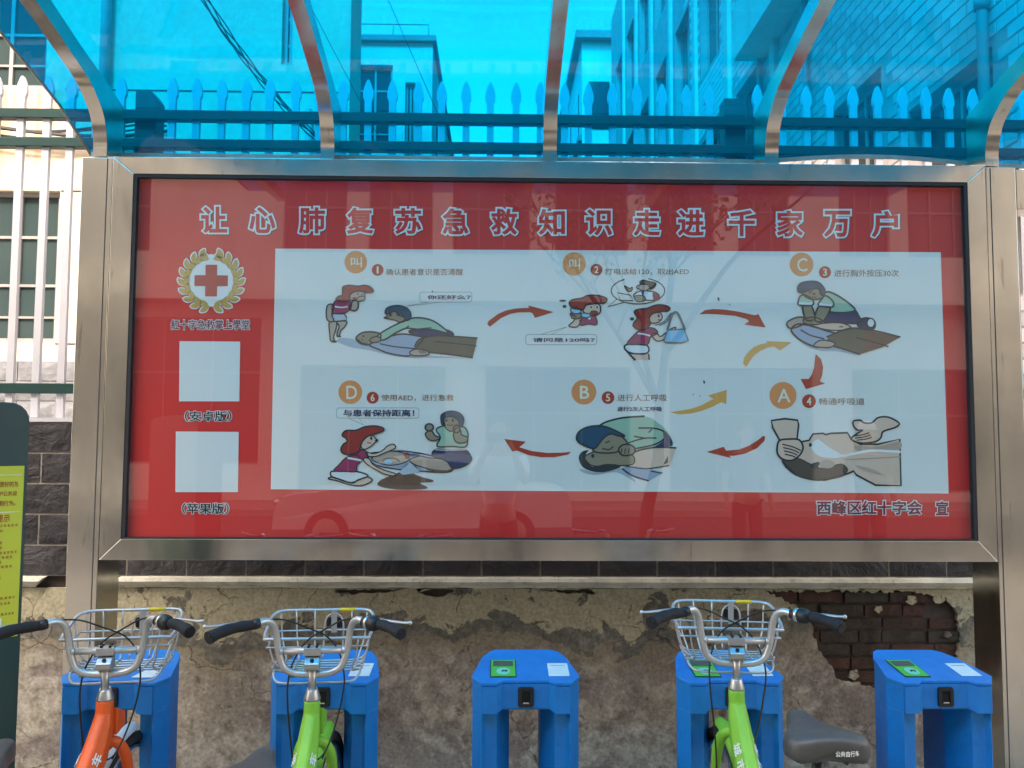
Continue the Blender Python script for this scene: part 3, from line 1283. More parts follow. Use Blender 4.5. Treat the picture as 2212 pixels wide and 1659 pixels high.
def person(loc, face, shirt, trousers, label, hold=False, cap=None):
    """face: +1 looks to +Y, -1 to -Y"""
    x, y, z = loc
    t = thing('person', label, 'person', loc)
    f = face
    P = lambda a, b, c: (x + a * f, y + b * f, z + c)
    if hold:
        el = [(-.24, .14, 1.20), (.24, .14, 1.20)]
        wr = [(-.115, .36, 1.50), (.115, .36, 1.50)]
    else:
        el = [(-.25, -.03, 1.13), (.25, -.03, 1.13)]
        wr = [(-.26, .08, .87), (.26, .08, .87)]
    # bare body: head, neck, forearms
    n = [(P(0, 0, .95), .10), (P(0, 0, 1.15), .095), (P(0, 0, 1.35), .10), (P(0, .0, 1.47), .052), (P(0, .02, 1.56), .052), (P(0, .03, 1.62), (.075, .09)), (P(0, .03, 1.70), (.08, .095)), (P(0, .02, 1.755), (.055, .07))]
    e = [(0, 1), (1, 2), (2, 3), (3, 4), (4, 5), (5, 6), (6, 7)]
    for s_ in (0, 1):
        i = len(n)
        sx = -1 if s_ == 0 else 1
        n += [(P(sx * .17, 0, 1.40), .05), (P(*el[s_]), .04), (P(*wr[s_]), .027)]
        e += [(2, i), (i, i + 1), (i + 1, i + 2)]
        # palm and fingers
        a = Vector(wr[s_])
        dirn = (Vector(wr[s_]) - Vector(el[s_])).normalized()
        if hold:
            dirn = Vector((-sx * .55, .15, .8)).normalized()
        pl = a + dirn * .07
        n.append((P(*pl), .03))
        e.append((i + 2, i + 3))
    for sx in (-1, 1):
        i = len(n)
        n += [(P(sx * .09, 0, .90), .09), (P(sx * .10, .01, .50), .06), (P(sx * .10, -.01, .09), .04), (P(sx * .11, .13, .04), .035)]
        e += [(0, i), (i, i + 1), (i + 1, i + 2), (i + 2, i + 3)]
    skinned('body', n, e, SKIN, t)
    for s_, sx in ((0, -1), (1, 1)):
        a = Vector(wr[s_])
        dirn = Vector((-sx * .55, .15, .8)).normalized() if hold else (Vector(wr[s_]) - Vector(el[s_])).normalized()
        side = dirn.cross(Vector((0, 1, 0))).normalized() if hold else Vector((0, 1, 0))
        q = MB()
        for k, ln in enumerate((.062, .072, .068, .052)):
            b0 = a + dirn * .085 + side * (k - 1.5) * .02
            c1 = b0 + dirn * ln * .55
            c2 = c1 + dirn * ln * .3 + Vector((0, .02 if hold else .01, 0))
            q.tube([P(*b0), P(*c1), P(*c2)], [.0085, .008, .006], 7)
        b0 = a + dirn * .04
        q.tube([P(*b0), P(*(b0 + side * -.035 + dirn * .03)), P(*(b0 + side * -.04 + dirn * .065))], [.011, .010, .008], 7)
        q.build('fingers', SKIN, t)
    # clothes
    n = [(P(0, 0, .93), (.165, .115)), (P(0, 0, 1.12), (.15, .105)), (P(0, 0, 1.30), (.17, .115)), (P(0, 0, 1.42), (.12, .09))]
    e = [(0, 1), (1, 2), (2, 3)]
    for s_ in (0, 1):
        sx = -1 if s_ == 0 else 1
        i = len(n)
        mid = Vector((sx * .2, 0, 1.38)).lerp(Vector(el[s_]), .75)
        n += [(P(sx * .19, 0, 1.385), .07), (P(*mid), .06)]
        e += [(2, i), (i, i + 1)]
    skinned('shirt', n, e, shirt, t)
    n = [(P(0, 0, .96), (.155, .11))]
    e = []
    for sx in (-1, 1):
        i = len(n)
        n += [(P(sx * .09, 0, .82), .095), (P(sx * .105, .01, .50), .075), (P(sx * .105, -.01, .10), .062)]
        e += [(0, i), (i, i + 1), (i + 1, i + 2)]
    skinned('trousers', n, e, trousers, t)
    q = MB()
    q.ball(P(0, -.01, 1.735), (.094, .108, .085))
    q.build('hair', HAIR if cap is None else cap, t)
    if cap is not None:
        q = MB()
        q.ball(P(0, .10, 1.715), (.075, .09, .012))
        q.build('cap_peak', cap, t)
    q = MB()
    q.ball(P(0, .13, 1.655), (.014, .018, .022))
    q.ball(P(-.088, .02, 1.66), (.012, .02, .03))
    q.ball(P(.088, .02, 1.66), (.012, .02, .03))
    q.build('nose_and_ears', SKIN, t)
    q = MB()
    for sx in (-1, 1):
        q.ball(P(sx * .033, .112, 1.68), (.012, .008, .007))
    q.build('eyes', BLACK, t)
    q = MB()
    q.ball(P(0, .118, 1.612), (.024, .008, .006))
    q.build('mouth', mat('lips', (.35, .12, .1), .5), t)
    for sx in (-1, 1):
        q = MB()
        q.ball(P(sx * .105, .06, .045), (.05, .13, .045))
        q.build('shoe', BLACK, t)
    return t


WSHIRT = worn('white_shirt', (.75, .75, .76), .8, 0, .04, 10, .2)
NAVY = worn('dark_trousers', (.02, .022, .03), .85, 0, .1, 20, .3)
REDSH = worn('dark_red_jacket', (.12, .03, .03), .85, 0, .1, 20, .3)
person((0.02, -.46, 0), 1, WSHIRT, NAVY, 'photographer in a white shirt holding up a phone with both hands', True)
ph = thing('phone', 'black phone held up by the photographer in the white shirt', 'phone', (0, -.05, 1.6))
q = MB()
q.box(-.075, .075, -.048, -.040, 1.56, 1.64)
q.build('case', BLACK, ph, bevel=.006)
q = MB()
q.box(-.068, .068, -.0495, -.0482, 1.566, 1.634)
q.build('screen', mat('phone_screen', (.05, .06, .07), .1), ph)
person((2.9, -2.6, 0), 1, REDSH, NAVY, 'pedestrian in a dark red jacket standing by the kerb behind the photographer')
person((4.15, -2.2, 0), 1, NAVY, NAVY, 'pedestrian in navy clothes and white cap, standing farthest right by the kerb', False, WSHIRT)

# ================================================================== SHELTER
SX = (-1.703, -.735, .222, 1.185, 2.150)
shelter = thing('bicycle_shelter', 'stainless steel bicycle shelter with curved ribs and a blue see-through plastic roof', 'shelter', (0, 3.6, 0))
inner = [(3.5, 2.79), (3.498, 2.86), (3.467, 2.949), (3.401, 3.009), (3.319, 3.055), (3.167, 3.10), (3.039, 3.138), (2.916, 3.168), (2.5, 3.265), (2.0, 3.35), (1.3, 3.41), (.6, 3.44)]
outer = [(3.645, 2.79), (3.641, 3.062), (3.489, 3.103), (3.259, 3.157), (3.023, 3.222), (2.5, 3.35), (2.0, 3.43), (1.3, 3.49), (.6, 3.52)]
inn = [(p.x, p.y) for p in smooth_path([(a, b, 0) for a, b in inner], 5)]


def rib(xc, hw=.029):
    q = MB()
    poly = inn + outer[::-1]
    for xx, flip in ((xc - hw, 1), (xc + hw, 0)):
        P3 = [Vector((xx, a, b)) for a, b in poly]
        fs = []
        for t in tessellate_polygon([P3]):
            nrm = (P3[t[1]] - P3[t[0]]).cross(P3[t[2]] - P3[t[0]])
            want = -1 if flip else 1
            fs.append(t if nrm.x * want > 0 else t[::-1])
        q.add(P3, fs)
    n = len(inn)
    q.add([(xc - hw, a, b) for a, b in inn] + [(xc + hw, a, b) for a, b in inn], [(i, i + 1, n + i + 1, n + i) for i in range(n - 1)], 0, True)
    n = len(outer)
    q.add([(xc - hw, a, b) for a, b in outer] + [(xc + hw, a, b) for a, b in outer], [(i, n + i, n + i + 1, i + 1) for i in range(n - 1)])
    q.add([(xc - hw, 3.5, 2.79), (xc + hw, 3.5, 2.79), (xc + hw, 3.645, 2.79), (xc - hw, 3.645, 2.79)], [(0, 3, 2, 1)])
    return q.build('rib', STEEL, shelter)


for xx in SX:
    rib(xx)
for x0, x1 in ((-1.776, -1.648), (2.121, 2.250)):
    q = MB()
    q.box(x0, x1, 3.5, 3.70, 0, 2.785)
    q.build('post', STEEL, shelter, bevel=.002)
    q = MB()
    q.box(x0 - .04, x1 + .04, 3.46, 3.74, 0.005, .015)
    q.build('base_plate', STEEL, shelter)
    q = MB()
    q.box(x1 - .022 if x0 < 0 else x0 + .016, x1 - .018 if x0 < 0 else x0 + .020, 3.4988, 3.4998, .02, 2.78)
    q.build('seam', mat('seam_dark', (.05, .05, .05), .7), shelter)
TRIM = worn('sheet_edge_trim', (.42, .38, .33), .5, .3, .15, 20, .1)


def sheet(x0, x1, wave=0.0, cut=0.0):
    nx = 8
    th = .003
    prof = [(3.6465, 2.845)] + [(a + (.0025 if i < 2 else .001), b + (.003 if i > 0 else 0)) for i, (a, b) in enumerate(outer)][1:]
    top = [(a + (.003 if i < 2 else .001), b + (.003 if i > 1 else .001)) for i, (a, b) in enumerate(prof)]
    top[0] = (prof[0][0] + .003, prof[0][1])
    m = len(prof)
    vs = []
    for k in range(nx + 1):
        t = k / nx
        for L in (prof, top):
            for i, (a, b) in enumerate(L):
                xx = x0 + (x1 - x0) * t
                if cut and i == 0:
                    xx = (x0 + cut) + (x1 - x0 - cut) * t
                dz = wave * sin(pi * t) if i == 0 else 0
                vs.append((xx, a, b + dz))
    fs = []
    M2 = 2 * m
    for k in range(nx):
        for i in range(m - 1):
            a = k * M2 + i
            fs.append((a, a + M2, a + M2 + 1, a + 1))
            b = a + m
            fs.append((b + 1, b + M2 + 1, b + M2, b))
        fs.append((k * M2, k * M2 + m, (k + 1) * M2 + m, (k + 1) * M2))
        fs.append((k * M2 + m - 1, (k + 1) * M2 + m - 1, (k + 1) * M2 + M2 - 1, k * M2 + M2 - 1))
    fs.append(tuple(range(m)) + tuple(range(M2 - 1, m - 1, -1)))
    o = nx * M2
    fs.append(tuple(o + i for i in range(m))[::-1] + tuple(o + i for i in range(m, M2)))
    q = MB()
    q.add(vs, fs)
    s = q.build('roof_sheet', SHEET, shelter)
    q = MB()
    a0 = x0 + cut
    pts = [(a0 + (x1 - a0) * k / nx, 3.639, 2.849 + wave * sin(pi * k / nx)) for k in range(nx + 1)]
    vs = []
    for p in pts:
        vs += [(p[0], p[1], p[2] - .012), (p[0], p[1], p[2] + .006), (p[0], p[1] + .0065, p[2] + .006), (p[0], p[1] + .0065, p[2] - .012)]
    fs = []
    for k in range(nx):
        for j in range(4):
            a, b = k * 4 + j, k * 4 + (j + 1) % 4
            fs.append((a, a + 4, b + 4, b))
    q.add(vs, fs + [(0, 1, 2, 3), (4 * nx + 3, 4 * nx + 2, 4 * nx + 1, 4 * nx)])
    q.build('edge_trim', TRIM, s)
    return s


sheet(-1.955, SX[0] - .002, 0, .145)
sheet(SX[0] + .002, SX[1] - .002)
sheet(SX[1] + .002, SX[2] - .002)
sheet(SX[2] + .002, SX[3] - .002, .004)
sheet(SX[3] + .002, SX[4] - .002, .030)
sheet(SX[4] + .002, SX[4] + .95, -.012)
q = MB()
q.tube([(-1.812, 3.645, 2.845), (-1.957, 3.645, 3.068), (-1.957, 3.49, 3.108), (-1.957, 3.26, 3.162), (-1.957, 3.02, 3.228), (-1.957, 2.5, 3.356), (-1.957, 2.0, 3.436), (-1.957, 1.3, 3.496), (-1.957, .6, 3.526)], .007, 6)
q.build('edge_trim', TRIM, shelter)

hd = thing('header_box', 'plain steel header box of the next bay at the right edge beside the post', 'box', (2.9, 3.55, 2.6))
q = MB()
q.box(2.2535, 3.6, 3.5, 3.62, 2.60, 2.775)
q.build('cover', STEEL, hd, bevel=.002)
q = MB()
q.box(2.256, 2.272, 3.53, 3.60, .5, 2.598)
q.build('edge_strip', worn('pale_strip', (.5, .6, .62), .4, 0, .05, 5, 0), hd)

# ================================================================== NOTICE BOARD
board = thing('notice_board', 'large framed red first-aid notice board with six numbered resuscitation pictures behind glass', 'notice board', (.24, 3.56, 1.086))
ox0, ox1, oz0, oz1 = -1.6455, 2.119, 1.086, 2.790
ix0, ix1, iz0, iz1 = -1.556, 2.037, 1.173, 2.716
for nm, poly in (('top', [(ox0, oz1), (ox1, oz1), (ix1 + .0005, iz1 + .0005), (ix0, iz1 + .0005)]),
                 ('bot', [(ox0, oz0), (ox1, oz0), (ix1, iz0), (ix0, iz0)]),
                 ('l', [(ox0, oz0 + .0015), (ix0 - .0015, iz0), (ix0 - .0015, iz1), (ox0, oz1 - .0015)]),
                 ('r', [(ox1, oz0 + .0015), (ix1 + .0015, iz0), (ix1 + .0015, iz1), (ox1, oz1 - .0015)])):
    q = MB()
    yf = 3.5 if nm in ('top', 'bot') else 3.5015
    q.prism([(a, yf, b) for a, b in poly], (0, .12, 0))
    q.build('frame_rail', STEEL, board, bevel=.0015)
q = MB()
gk = .014
q.box(ix0, ix1, 3.503, 3.5295, iz1 - gk, iz1)
q.box(ix0, ix1, 3.503, 3.5295, iz0, iz0 + .006)
q.box(ix0, ix0 + gk, 3.503, 3.5295, iz0 + .006, iz1 - gk)
q.box(ix1 - gk, ix1, 3.503, 3.5295, iz0 + .006, iz1 - gk)
q.build('gasket', mat('gasket_black', (.02, .02, .022), .7), board)
q = MB()
q.box(ix0, ix1, 3.56, 3.6195, iz0, iz1)
q.build('back_panel', STEEL, board)

# ---- print: layout coordinates to poster metres
HM = (0.0020136024237616614, 1.2176672272185996e-05, -2.1724768274470803, -6.875328318666368e-06, -0.0019509239042260944, 3.4888564377734603, -1.0435532780509524e-05, 3.676095836013915e-05)
PY = 3.53


def PP(x, y, layer=0):
    d = HM[6] * x + HM[7] * y + 1
    return Vector(((HM[0] * x + HM[1] * y + HM[2]) / d, PY - .0006 * layer, (HM[3] * x + HM[4] * y + HM[5]) / d))


def frame_of(ox, oy, s):
    return lambda x, y: ((ox + x / s) / 1.4756, (oy + y / s) / 1.4756)


ID = lambda x, y: (x, y)
PR = {}


def ink(name, c):
    if name not in PR:
        PR[name] = mat('ink_' + name, c, .55)
    return PR[name]


RED = mat('ink_red', (.78, .028, .026), .5)
PR['red'] = RED
WHT = worn('ink_panel_white', (.82, .81, .77), .5, 0, .03, 2, 0)
PR['white'] = WHT
ink('pale', (.80, .83, .84))
ink('dark', (.018, .03, .035))
ink('navy', (.02, .035, .12))
ink('maroon', (.25, .018, .04))
ink('brown', (.27, .10, .035))
ink('orange', (.85, .31, .10))
ink('redspot', (.50, .05, .02))
ink('cream', (.85, .80, .66))
ink('gold', (.60, .37, .08))
ink('cross', (.46, .018, .016))
ink('skinl', (.74, .54, .42))
ink('skind', (.30, .25, .17))
ink('skinm', (.50, .38, .30))
ink('hair_red', (.34, .025, .02))
ink('magenta', (.35, .03, .11))
ink('green', (.34, .54, .40))
ink('teal', (.008, .07, .14))
ink('bluegrey', (.36, .43, .56))
ink('greyblue', (.48, .56, .66))
ink('trouser', (.13, .11, .07))
ink('trouser2', (.16, .08, .05))
ink('shade', (.42, .50, .60))
ink('arrow', (.50, .05, .02))
ink('arrow2', (.80, .40, .09))
ink('ltblue', (.30, .58, .80))
ink('lips', (.35, .03, .03))
ink('line', (.16, .24, .30))
ink('strap', (.22, .22, .22))
ink('hairbrown', (.09, .07, .055))


class Art:
    def __init__(s, name, fr=ID, base=2):
        s.mb = MB()
        s.name = name
        s.fr = fr
        s.base = base
        s.mats = []

    def mi(s, m):
        mm = PR[m]
        if mm not in s.mats:
            s.mats.append(mm)
        return s.mats.index(mm)

    def P(s, p, layer):
        a, b = s.fr(*p[:2])
        return PP(a, b, s.base + layer)

    def fill(s, pts, m, layer=0, smooth=True, line=0, lm='dark', sub=4):
        if smooth:
            q_ = [(p.x, p.y) for p in smooth_path([(a, b, 0) for a, b in pts], sub, True)]
        else:
            q_ = pts
        P3 = [Vector((a, b, 0)) for a, b in q_]
        W = [s.P(p, layer) for p in q_]
        fs = []
        for t in tessellate_polygon([P3]):
            n = (W[t[1]] - W[t[0]]).cross(W[t[2]] - W[t[0]])
            fs.append(t if n.y < 0 else t[::-1])
        s.mb.add(W, fs, s.mi(m))
        if line:
            s.stroke(q_, line * 1.35, lm, layer + .5, closed=True, smooth=False)
        return s

    def stroke(s, pts, w_, m='dark', layer=1, closed=False, smooth=True, taper=False, sub=4):
        if m == 'dark' and not closed:
            w_ *= 1.25
        if smooth:
            pts = [(p.x, p.y) for p in smooth_path([(a, b, 0) for a, b in pts], sub, closed)]
        P2 = [Vector(p) for p in pts]
        n = len(P2)
        L = []
        R_ = []
        for i in range(n):
            if closed:
                d = P2[(i + 1) % n] - P2[i - 1]
            else:
                d = P2[min(i + 1, n - 1)] - P2[max(i - 1, 0)]
            if d.length < 1e-6:
                d = Vector((1, 0))
            d.normalize()
            nn = Vector((-d.y, d.x)) * w_ / 2
            if taper:
                nn *= .35 + .65 * sin(pi * (i + .5) / n)
            L.append(P2[i] + nn)
            R_.append(P2[i] - nn)
        W = [s.P(p, layer) for p in L + R_]
        fs = []
        for i in range(n if closed else n - 1):
            j = (i + 1) % n
            f = (i, j, n + j, n + i)
            nr = (W[f[1]] - W[f[0]]).cross(W[f[2]] - W[f[0]])
            fs.append(f if nr.y < 0 else f[::-1])
        s.mb.add(W, fs, s.mi(m))
        return s

    def disc(s, c, r, m, layer=0, ry=None, line=0, n=28, lm='dark'):
        ry = ry or r
        return s.fill([(c[0] + r * cos(2 * pi * k / n), c[1] + ry * sin(2 * pi * k / n)) for k in range(n)], m, layer, False, line, lm)

    def text(s, body, box, m, layer=2, dil=0.0):
        x0, y0, x1, y1 = box

        def fn(a, b, h):
            p = s.P((x0 + (x1 - x0) * a, y1 + (y0 - y1) * b), layer)
            p.y -= h
            return p
        lettering(s.mb, body, fn, dil, s.mi(m))
        return s

    def bubble(s, box, tail=None, m='white', w_=5):
        x0, y0, x1, y1 = box
        r = (y1 - y0) * .25
        pts = []
        for cx_, cy_, a0 in ((x1 - r, y0 + r, -90), (x1 - r, y1 - r, 0), (x0 + r, y1 - r, 90), (x0 + r, y0 + r, 180)):
            for k in range(5):
                a = radians(a0 + 22.5 * k)
                pts.append((cx_ + r * cos(a), cy_ + r * sin(a)))
        s.fill(pts, m, 0, False)
        s.stroke(pts, w_, 'line', .5, True, False)
        if tail:
            s.fill(tail, m, .2, False)
            s.stroke([tail[0], tail[1], tail[2]], w_, 'line', .7, False, False)
        return s

    def done(s, parent, **props):
        return s.mb.build(s.name, s.mats, parent, **props)


poster = MB()
poster.box(ix0, ix1, PY + .0005, PY + .004, iz0, iz1)
poster = poster.build('poster_sheet', RED, board)
a = Art('print_panel', ID, 1)
a.fill([(595, 537), (2032, 545), (2049, 1066), (585, 1057)], 'white', 0, False)
a.done(poster, label='white printed panel holding the six step pictures')

# title
tcx = (463, 567, 674, 778, 882, 984, 1089, 1192, 1294, 1397, 1492, 1602, 1706, 1808, 1911)
for ch, cx_ in zip('让心肺复苏急救知识走进千家万户', tcx):
    a = Art('title_character')
    cyy = 474.5 + (cx_ - 463) * .0065
    for m, dil, lay, ofs in (('dark', .078, 0, 2.0), ('pale', .094, 1, 0), ('red', .030, 2.2, 0)):
        a.text(ch, (cx_ - 26.5 + ofs, cyy - 26 + ofs, cx_ + 26.5 + ofs, cyy + 27 + ofs), m, lay, dil)
    a.done(poster)

# emblem (laurel wreath and cross)
Z1 = frame_of(380, 780, 3.456)
a = Art('emblem', Z1)
a.disc((1015, 395), 300, 'pale', 0, 290)
cxm, cym, Rw = 1015, 400, 296


def leaf(cx_, cy_, ang, L, w_, m, lay):
    pts = []
    for t in (0, .2, .45, .7, .9, 1):
        pts.append((L * t, w_ * sin(pi * min(1, t * .95 + .02)) ** .8))
    for t in (.9, .7, .45, .2):
        pts.append((L * t, -w_ * sin(pi * min(1, t * .95 + .02)) ** .8))
    q_ = [(cx_ + x * cos(ang) - y * sin(ang), cy_ + x * sin(ang) + y * cos(ang)) for x, y in pts]
    a.fill(q_, m, lay, True, sub=2)


for side in (1, -1):
    for k in range(9):
        th = radians(84 - k * 18.6)
        px, py = cxm + side * Rw * cos(th) * 1.0, cym + Rw * sin(th) * .97
        tang = math.atan2(-cos(th) * .97, side * sin(th))
        for off, L in ((.62, 105), (-.62, 105), (0, 80)):
            if off == 0 and k < 8:
                continue
            an = tang + off * 1.0
            leaf(px - 8 * cos(an), py - 8 * sin(an), an, L + 24, 40, 'pale', .4)
            leaf(px, py, an, L, 27, 'gold', 1 + .1 * (off > 0))
    arc = [(cxm + side * Rw * cos(radians(88 - j * 12)), cym + Rw * .97 * sin(radians(88 - j * 12))) for j in range(14)]
    a.stroke(arc, 12, 'gold', 1.6)
a.fill([(953, 222), (1080, 222), (1080, 338), (1198, 340), (1197, 458), (1080, 458), (1078, 570), (948, 570), (950, 456), (830, 455), (832, 338), (953, 337)], 'cross', 2, False)
a.done(poster, label='red cross inside a golden laurel wreath')

a = Art('caption')
a.text('紅十字急救掌上學堂', (370, 691, 539, 712), 'pale', 0, .075)
a.text('紅十字急救掌上學堂', (370, 691, 539, 712), 'maroon', 1.4, .012)
a.done(poster)
for y0, body, (bx0, bx1, by0, by1), lb in ((0, '（安卓版）', (400, 500, 888, 910), (388, 737, 519, 867)), (1, '（苹果版）', (394, 494, 1087, 1110), (380, 932, 516, 1063))):
    a = Art('caption')
    a.text(body, (bx0, by0, bx1, by1), 'pale', 0, .07)
    a.text(body, (bx0, by0, bx1, by1), 'dark', 1.4, .018)
    a.done(poster)
    a = Art('blank_square')
    x0, yy0, x1, yy1 = lb
    a.fill([(x0, yy0), (x1, yy0 + 1), (x1 - 2, yy1), (x0 - 1, yy1)], 'pale', 0, False)
    a.done(poster)
a = Art('caption')
a.text('西峰区红十字会', (1765, 1082, 1990, 1111), 'pale', 0, .085)
a.text('西峰区红十字会', (1765, 1082, 1990, 1111), 'maroon', 1.4, .03)
a.text('宣', (2022, 1083, 2047, 1112), 'pale', 0, .085)
a.text('宣', (2022, 1083, 2047, 1112), 'maroon', 1.4, .03)
a.done(poster)

Z3 = frame_of(1000, 780, 3.6867)
Z4 = frame_of(1550, 780, 3.16)
Z5 = frame_of(2200, 780, 2.765)
Z6 = frame_of(1000, 1180, 3.6867)
Z7 = frame_of(1550, 1180, 2.765)
Z8 = frame_of(2200, 1180, 2.4578)


def badge(fr, c, r, ch, cbox, rc, rr, num, line, lbox, dil=.0):
    a = Art('letter_badge', fr)
    a.disc(c, r, 'orange', 0)
    a.text(ch, cbox, 'cream', 1, .012)
    a.done(poster)
    a = Art('number_badge', fr)
    a.disc(rc, rr, 'redspot', 0)
    h = rr * .56
    wd = .2 if num == '1' else .55
    a.text(num, (rc[0] - h * wd, rc[1] - h, rc[0] + h * wd, rc[1] + h), 'cream', 1, .02)
    a.done(poster)
    a = Art('step_heading', fr)
    a.text(line, lbox, 'brown', 1, dil)
    a.done(poster)


badge(Z3, (495, 205), 133, '叫', (437, 148, 566, 262), (752, 297), 69, '1', '确认患者意识是否清醒', (850, 282, 1755, 360))
badge(Z4, (885, 193), 117, '叫', (836, 145, 944, 244), (1110, 252), 59, '2', '打电话给120，取出AED', (1197, 240, 2040, 303))
badge(Z5, (981, 175), 105, 'C', (943, 120, 1030, 236), (1187, 243), 53, '3', '进行胸外按压30次', (1267, 220, 1836, 282))
badge(Z8, (726, 198), 106, 'A', (684, 148, 783, 250), (930, 243), 54, '4', '畅通呼吸道', (1009, 218, 1365, 272))
badge(Z7, (860, 193), 110, 'B', (827, 140, 905, 250), (1073, 242), 56, '5', '进行人工呼吸', (1155, 213, 1593, 273))
badge(Z6, (430, 258), 139, 'D', (386, 185, 508, 338), (693, 323), 71, '6', '使用AED，进行急救', (797, 286, 1646, 362))
a = Art('step_note', Z7)
a.text('进行2次人工呼吸', (1155, 322, 1547, 362), 'navy', 1, .02)
a.done(poster)

for fr, box, tail, body, tb in ((Z3, (1247, 558, 1858, 675), [(1370, 672), (1100, 720), (1500, 676)], '你还好么？', (1337, 595, 1842, 642)),
                                (Z4, (398, 905, 1112, 1008), [(540, 907), (812, 828), (650, 907)], '请问是120吗？', (472, 940, 1090, 980)),
                                (Z6, (268, 443, 1237, 563), [(400, 562), (585, 642), (535, 562)], '与患者保持距离！', (350, 465, 1180, 542))):
    a = Art('speech_bubble', fr)
    a.bubble(box, tail)
    a.text(body, tb, 'navy', 1.5, .03)
    a.done(poster)


def arrow(fr, pts, m='arrow'):
    a = Art('arrow', fr)
    a.fill(pts, m, 0, False)
    a.stroke(pts, 5, m, .3, True, False)
    a.done(poster)


arrow(Z4, [(12, 800), (25, 770), (120, 700), (200, 665), (300, 645), (430, 640), (425, 615), (675, 680), (490, 735), (468, 690), (440, 678), (320, 680), (240, 695), (150, 735), (80, 790), (35, 825)])
arrow(Z5, [(80, 612), (130, 580), (200, 570), (300, 575), (420, 592), (570, 625), (598, 612), (662, 728), (478, 702), (520, 675), (500, 655), (400, 625), (250, 612), (150, 608)])
arrow(Z5, [(1105, 965), (1150, 1010), (1168, 1080), (1160, 1150), (1140, 1205), (1185, 1222), (1020, 1270), (975, 1185), (1045, 1185), (1075, 1140), (1095, 1080), (1100, 1020)])
arrow(Z5, [(495, 1075), (468, 1050), (475, 1000), (510, 950), (560, 905), (620, 880), (685, 868), (670, 852), (890, 862), (790, 930), (740, 895), (690, 900), (620, 930), (560, 975), (520, 1030)], 'arrow2')
arrow(Z7, [(1622, 370), (1700, 360), (1800, 345), (1900, 310), (1990, 262), (2010, 258), (1958, 225), (2118, 175), (2112, 298), (2070, 280), (1990, 320), (1900, 355), (1800, 380), (1700, 388)], 'arrow2')
arrow(Z7, [(160, 608), (345, 632), (290, 680), (400, 715), (540, 732), (680, 728), (745, 722), (720, 742), (600, 764), (480, 764), (370, 745), (270, 705), (232, 715)])
arrow(Z8, [(130, 640), (262, 602), (280, 632), (380, 625), (460, 595), (530, 550), (570, 518), (585, 520), (580, 550), (520, 610), (430, 650), (340, 668), (300, 668), (318, 685)])

# ---- picture 1
a = Art('illustration', Z3)
a.fill([(270, 1130), (350, 1095), (500, 1120), (700, 1180), (1000, 1300), (1300, 1300), (1780, 1338), (1400, 1325), (1180, 1335), (900, 1300), (650, 1240), (420, 1200)], 'shade', 0)
a.fill([(185, 910), (270, 905), (258, 1010), (235, 1080), (240, 1130), (200, 1130), (190, 1050)], 'skinm', 1, True, 13)
a.fill([(275, 905), (385, 900), (370, 960), (320, 1010), (300, 1070), (275, 1070), (282, 1020), (300, 960)], 'skinm', 1, True, 13)
a.disc((238, 1138), 36, 'dark', 2, 14)
a.disc((296, 1078), 28, 'dark', 2, 13)
a.fill([(230, 812), (350, 805), (385, 850), (385, 890), (240, 905), (185, 885)], 'greyblue', 2, False, 12)
a.fill([(262, 655), (330, 645), (400, 650), (445, 700), (430, 760), (365, 805), (300, 815), (225, 800), (215, 730), (235, 690)], 'magenta', 2.5, True, 10)
a.stroke([(250, 728), (330, 738), (400, 730)], 16, 'pale', 3.2)
a.fill([(430, 720), (468, 655), (515, 665), (522, 740), (480, 778), (425, 760)], 'skinm', 3, True, 12)
a.fill([(165, 715), (215, 700), (235, 740), (215, 830), (240, 890), (205, 908), (160, 880), (148, 790)], 'skinm', 3, True, 12)
a.fill([(430, 590), (480, 555), (560, 548), (605, 575), (590, 615), (560, 650), (500, 660), (445, 650), (412, 620)], 'skinm', 3, True, 9)
a.fill([(545, 610), (605, 612), (590, 650), (520, 668), (500, 650)], 'skinm', 4, True, 8)
a.fill([(340, 520), (352, 492), (420, 478), (520, 488), (600, 478), (660, 495), (700, 535), (680, 560), (620, 560), (550, 545), (480, 555), (430, 585), (425, 640), (385, 665), (300, 660), (262, 640), (300, 605), (335, 595)], 'hair_red', 4, True, 12)
a.disc((520, 580), 9, 'dark', 4.5)
a.disc((575, 585), 8, 'dark', 4.5)
a.disc((480, 632), 26, 'lips', 4.5, 14)
a.fill([(1160, 1000), (1380, 985), (1590, 1010), (1625, 1075), (1300, 1080), (1130, 1035)], 'navy', 1.2, True, 12)
a.fill([(650, 1175), (760, 1130), (900, 1075), (1050, 1050), (1200, 1070), (1290, 1095), (1220, 1190), (1130, 1305), (900, 1280), (760, 1230)], 'bluegrey', 1.6, True, 14)
a.stroke([(780, 1165), (960, 1200), (1190, 1222)], 12, 'dark', 2.4)
a.fill([(1185, 1180), (1260, 1095), (1400, 1075), (1920, 1097), (1900, 1200), (1870, 1325), (1550, 1290), (1350, 1268), (1180, 1235)], 'trouser', 2, False, 0)
a.stroke([(1185, 1200), (1240, 1115), (1400, 1072), (1640, 1078), (1925, 1098)], 14, 'dark', 2.6)
a.stroke([(1340, 1262), (1600, 1290), (1870, 1328)], 14, 'dark', 2.6)
a.stroke([(1420, 1140), (1660, 1160), (1912, 1190)], 11, 'dark', 2.6)
a.fill([(1130, 1262), (1200, 1228), (1300, 1240), (1360, 1275), (1310, 1303), (1165, 1303)], 'skinm', 3, True, 12)
for k in range(3):
    a.stroke([(1230 + k * 25, 1245), (1270 + k * 28, 1280)], 7, 'dark', 3.7)
a.fill([(500, 1090), (560, 1040), (640, 1025), (740, 1032), (790, 1060), (770, 1120), (700, 1150), (640, 1178), (560, 1165), (512, 1130)], 'skind', 2.6, True, 14)
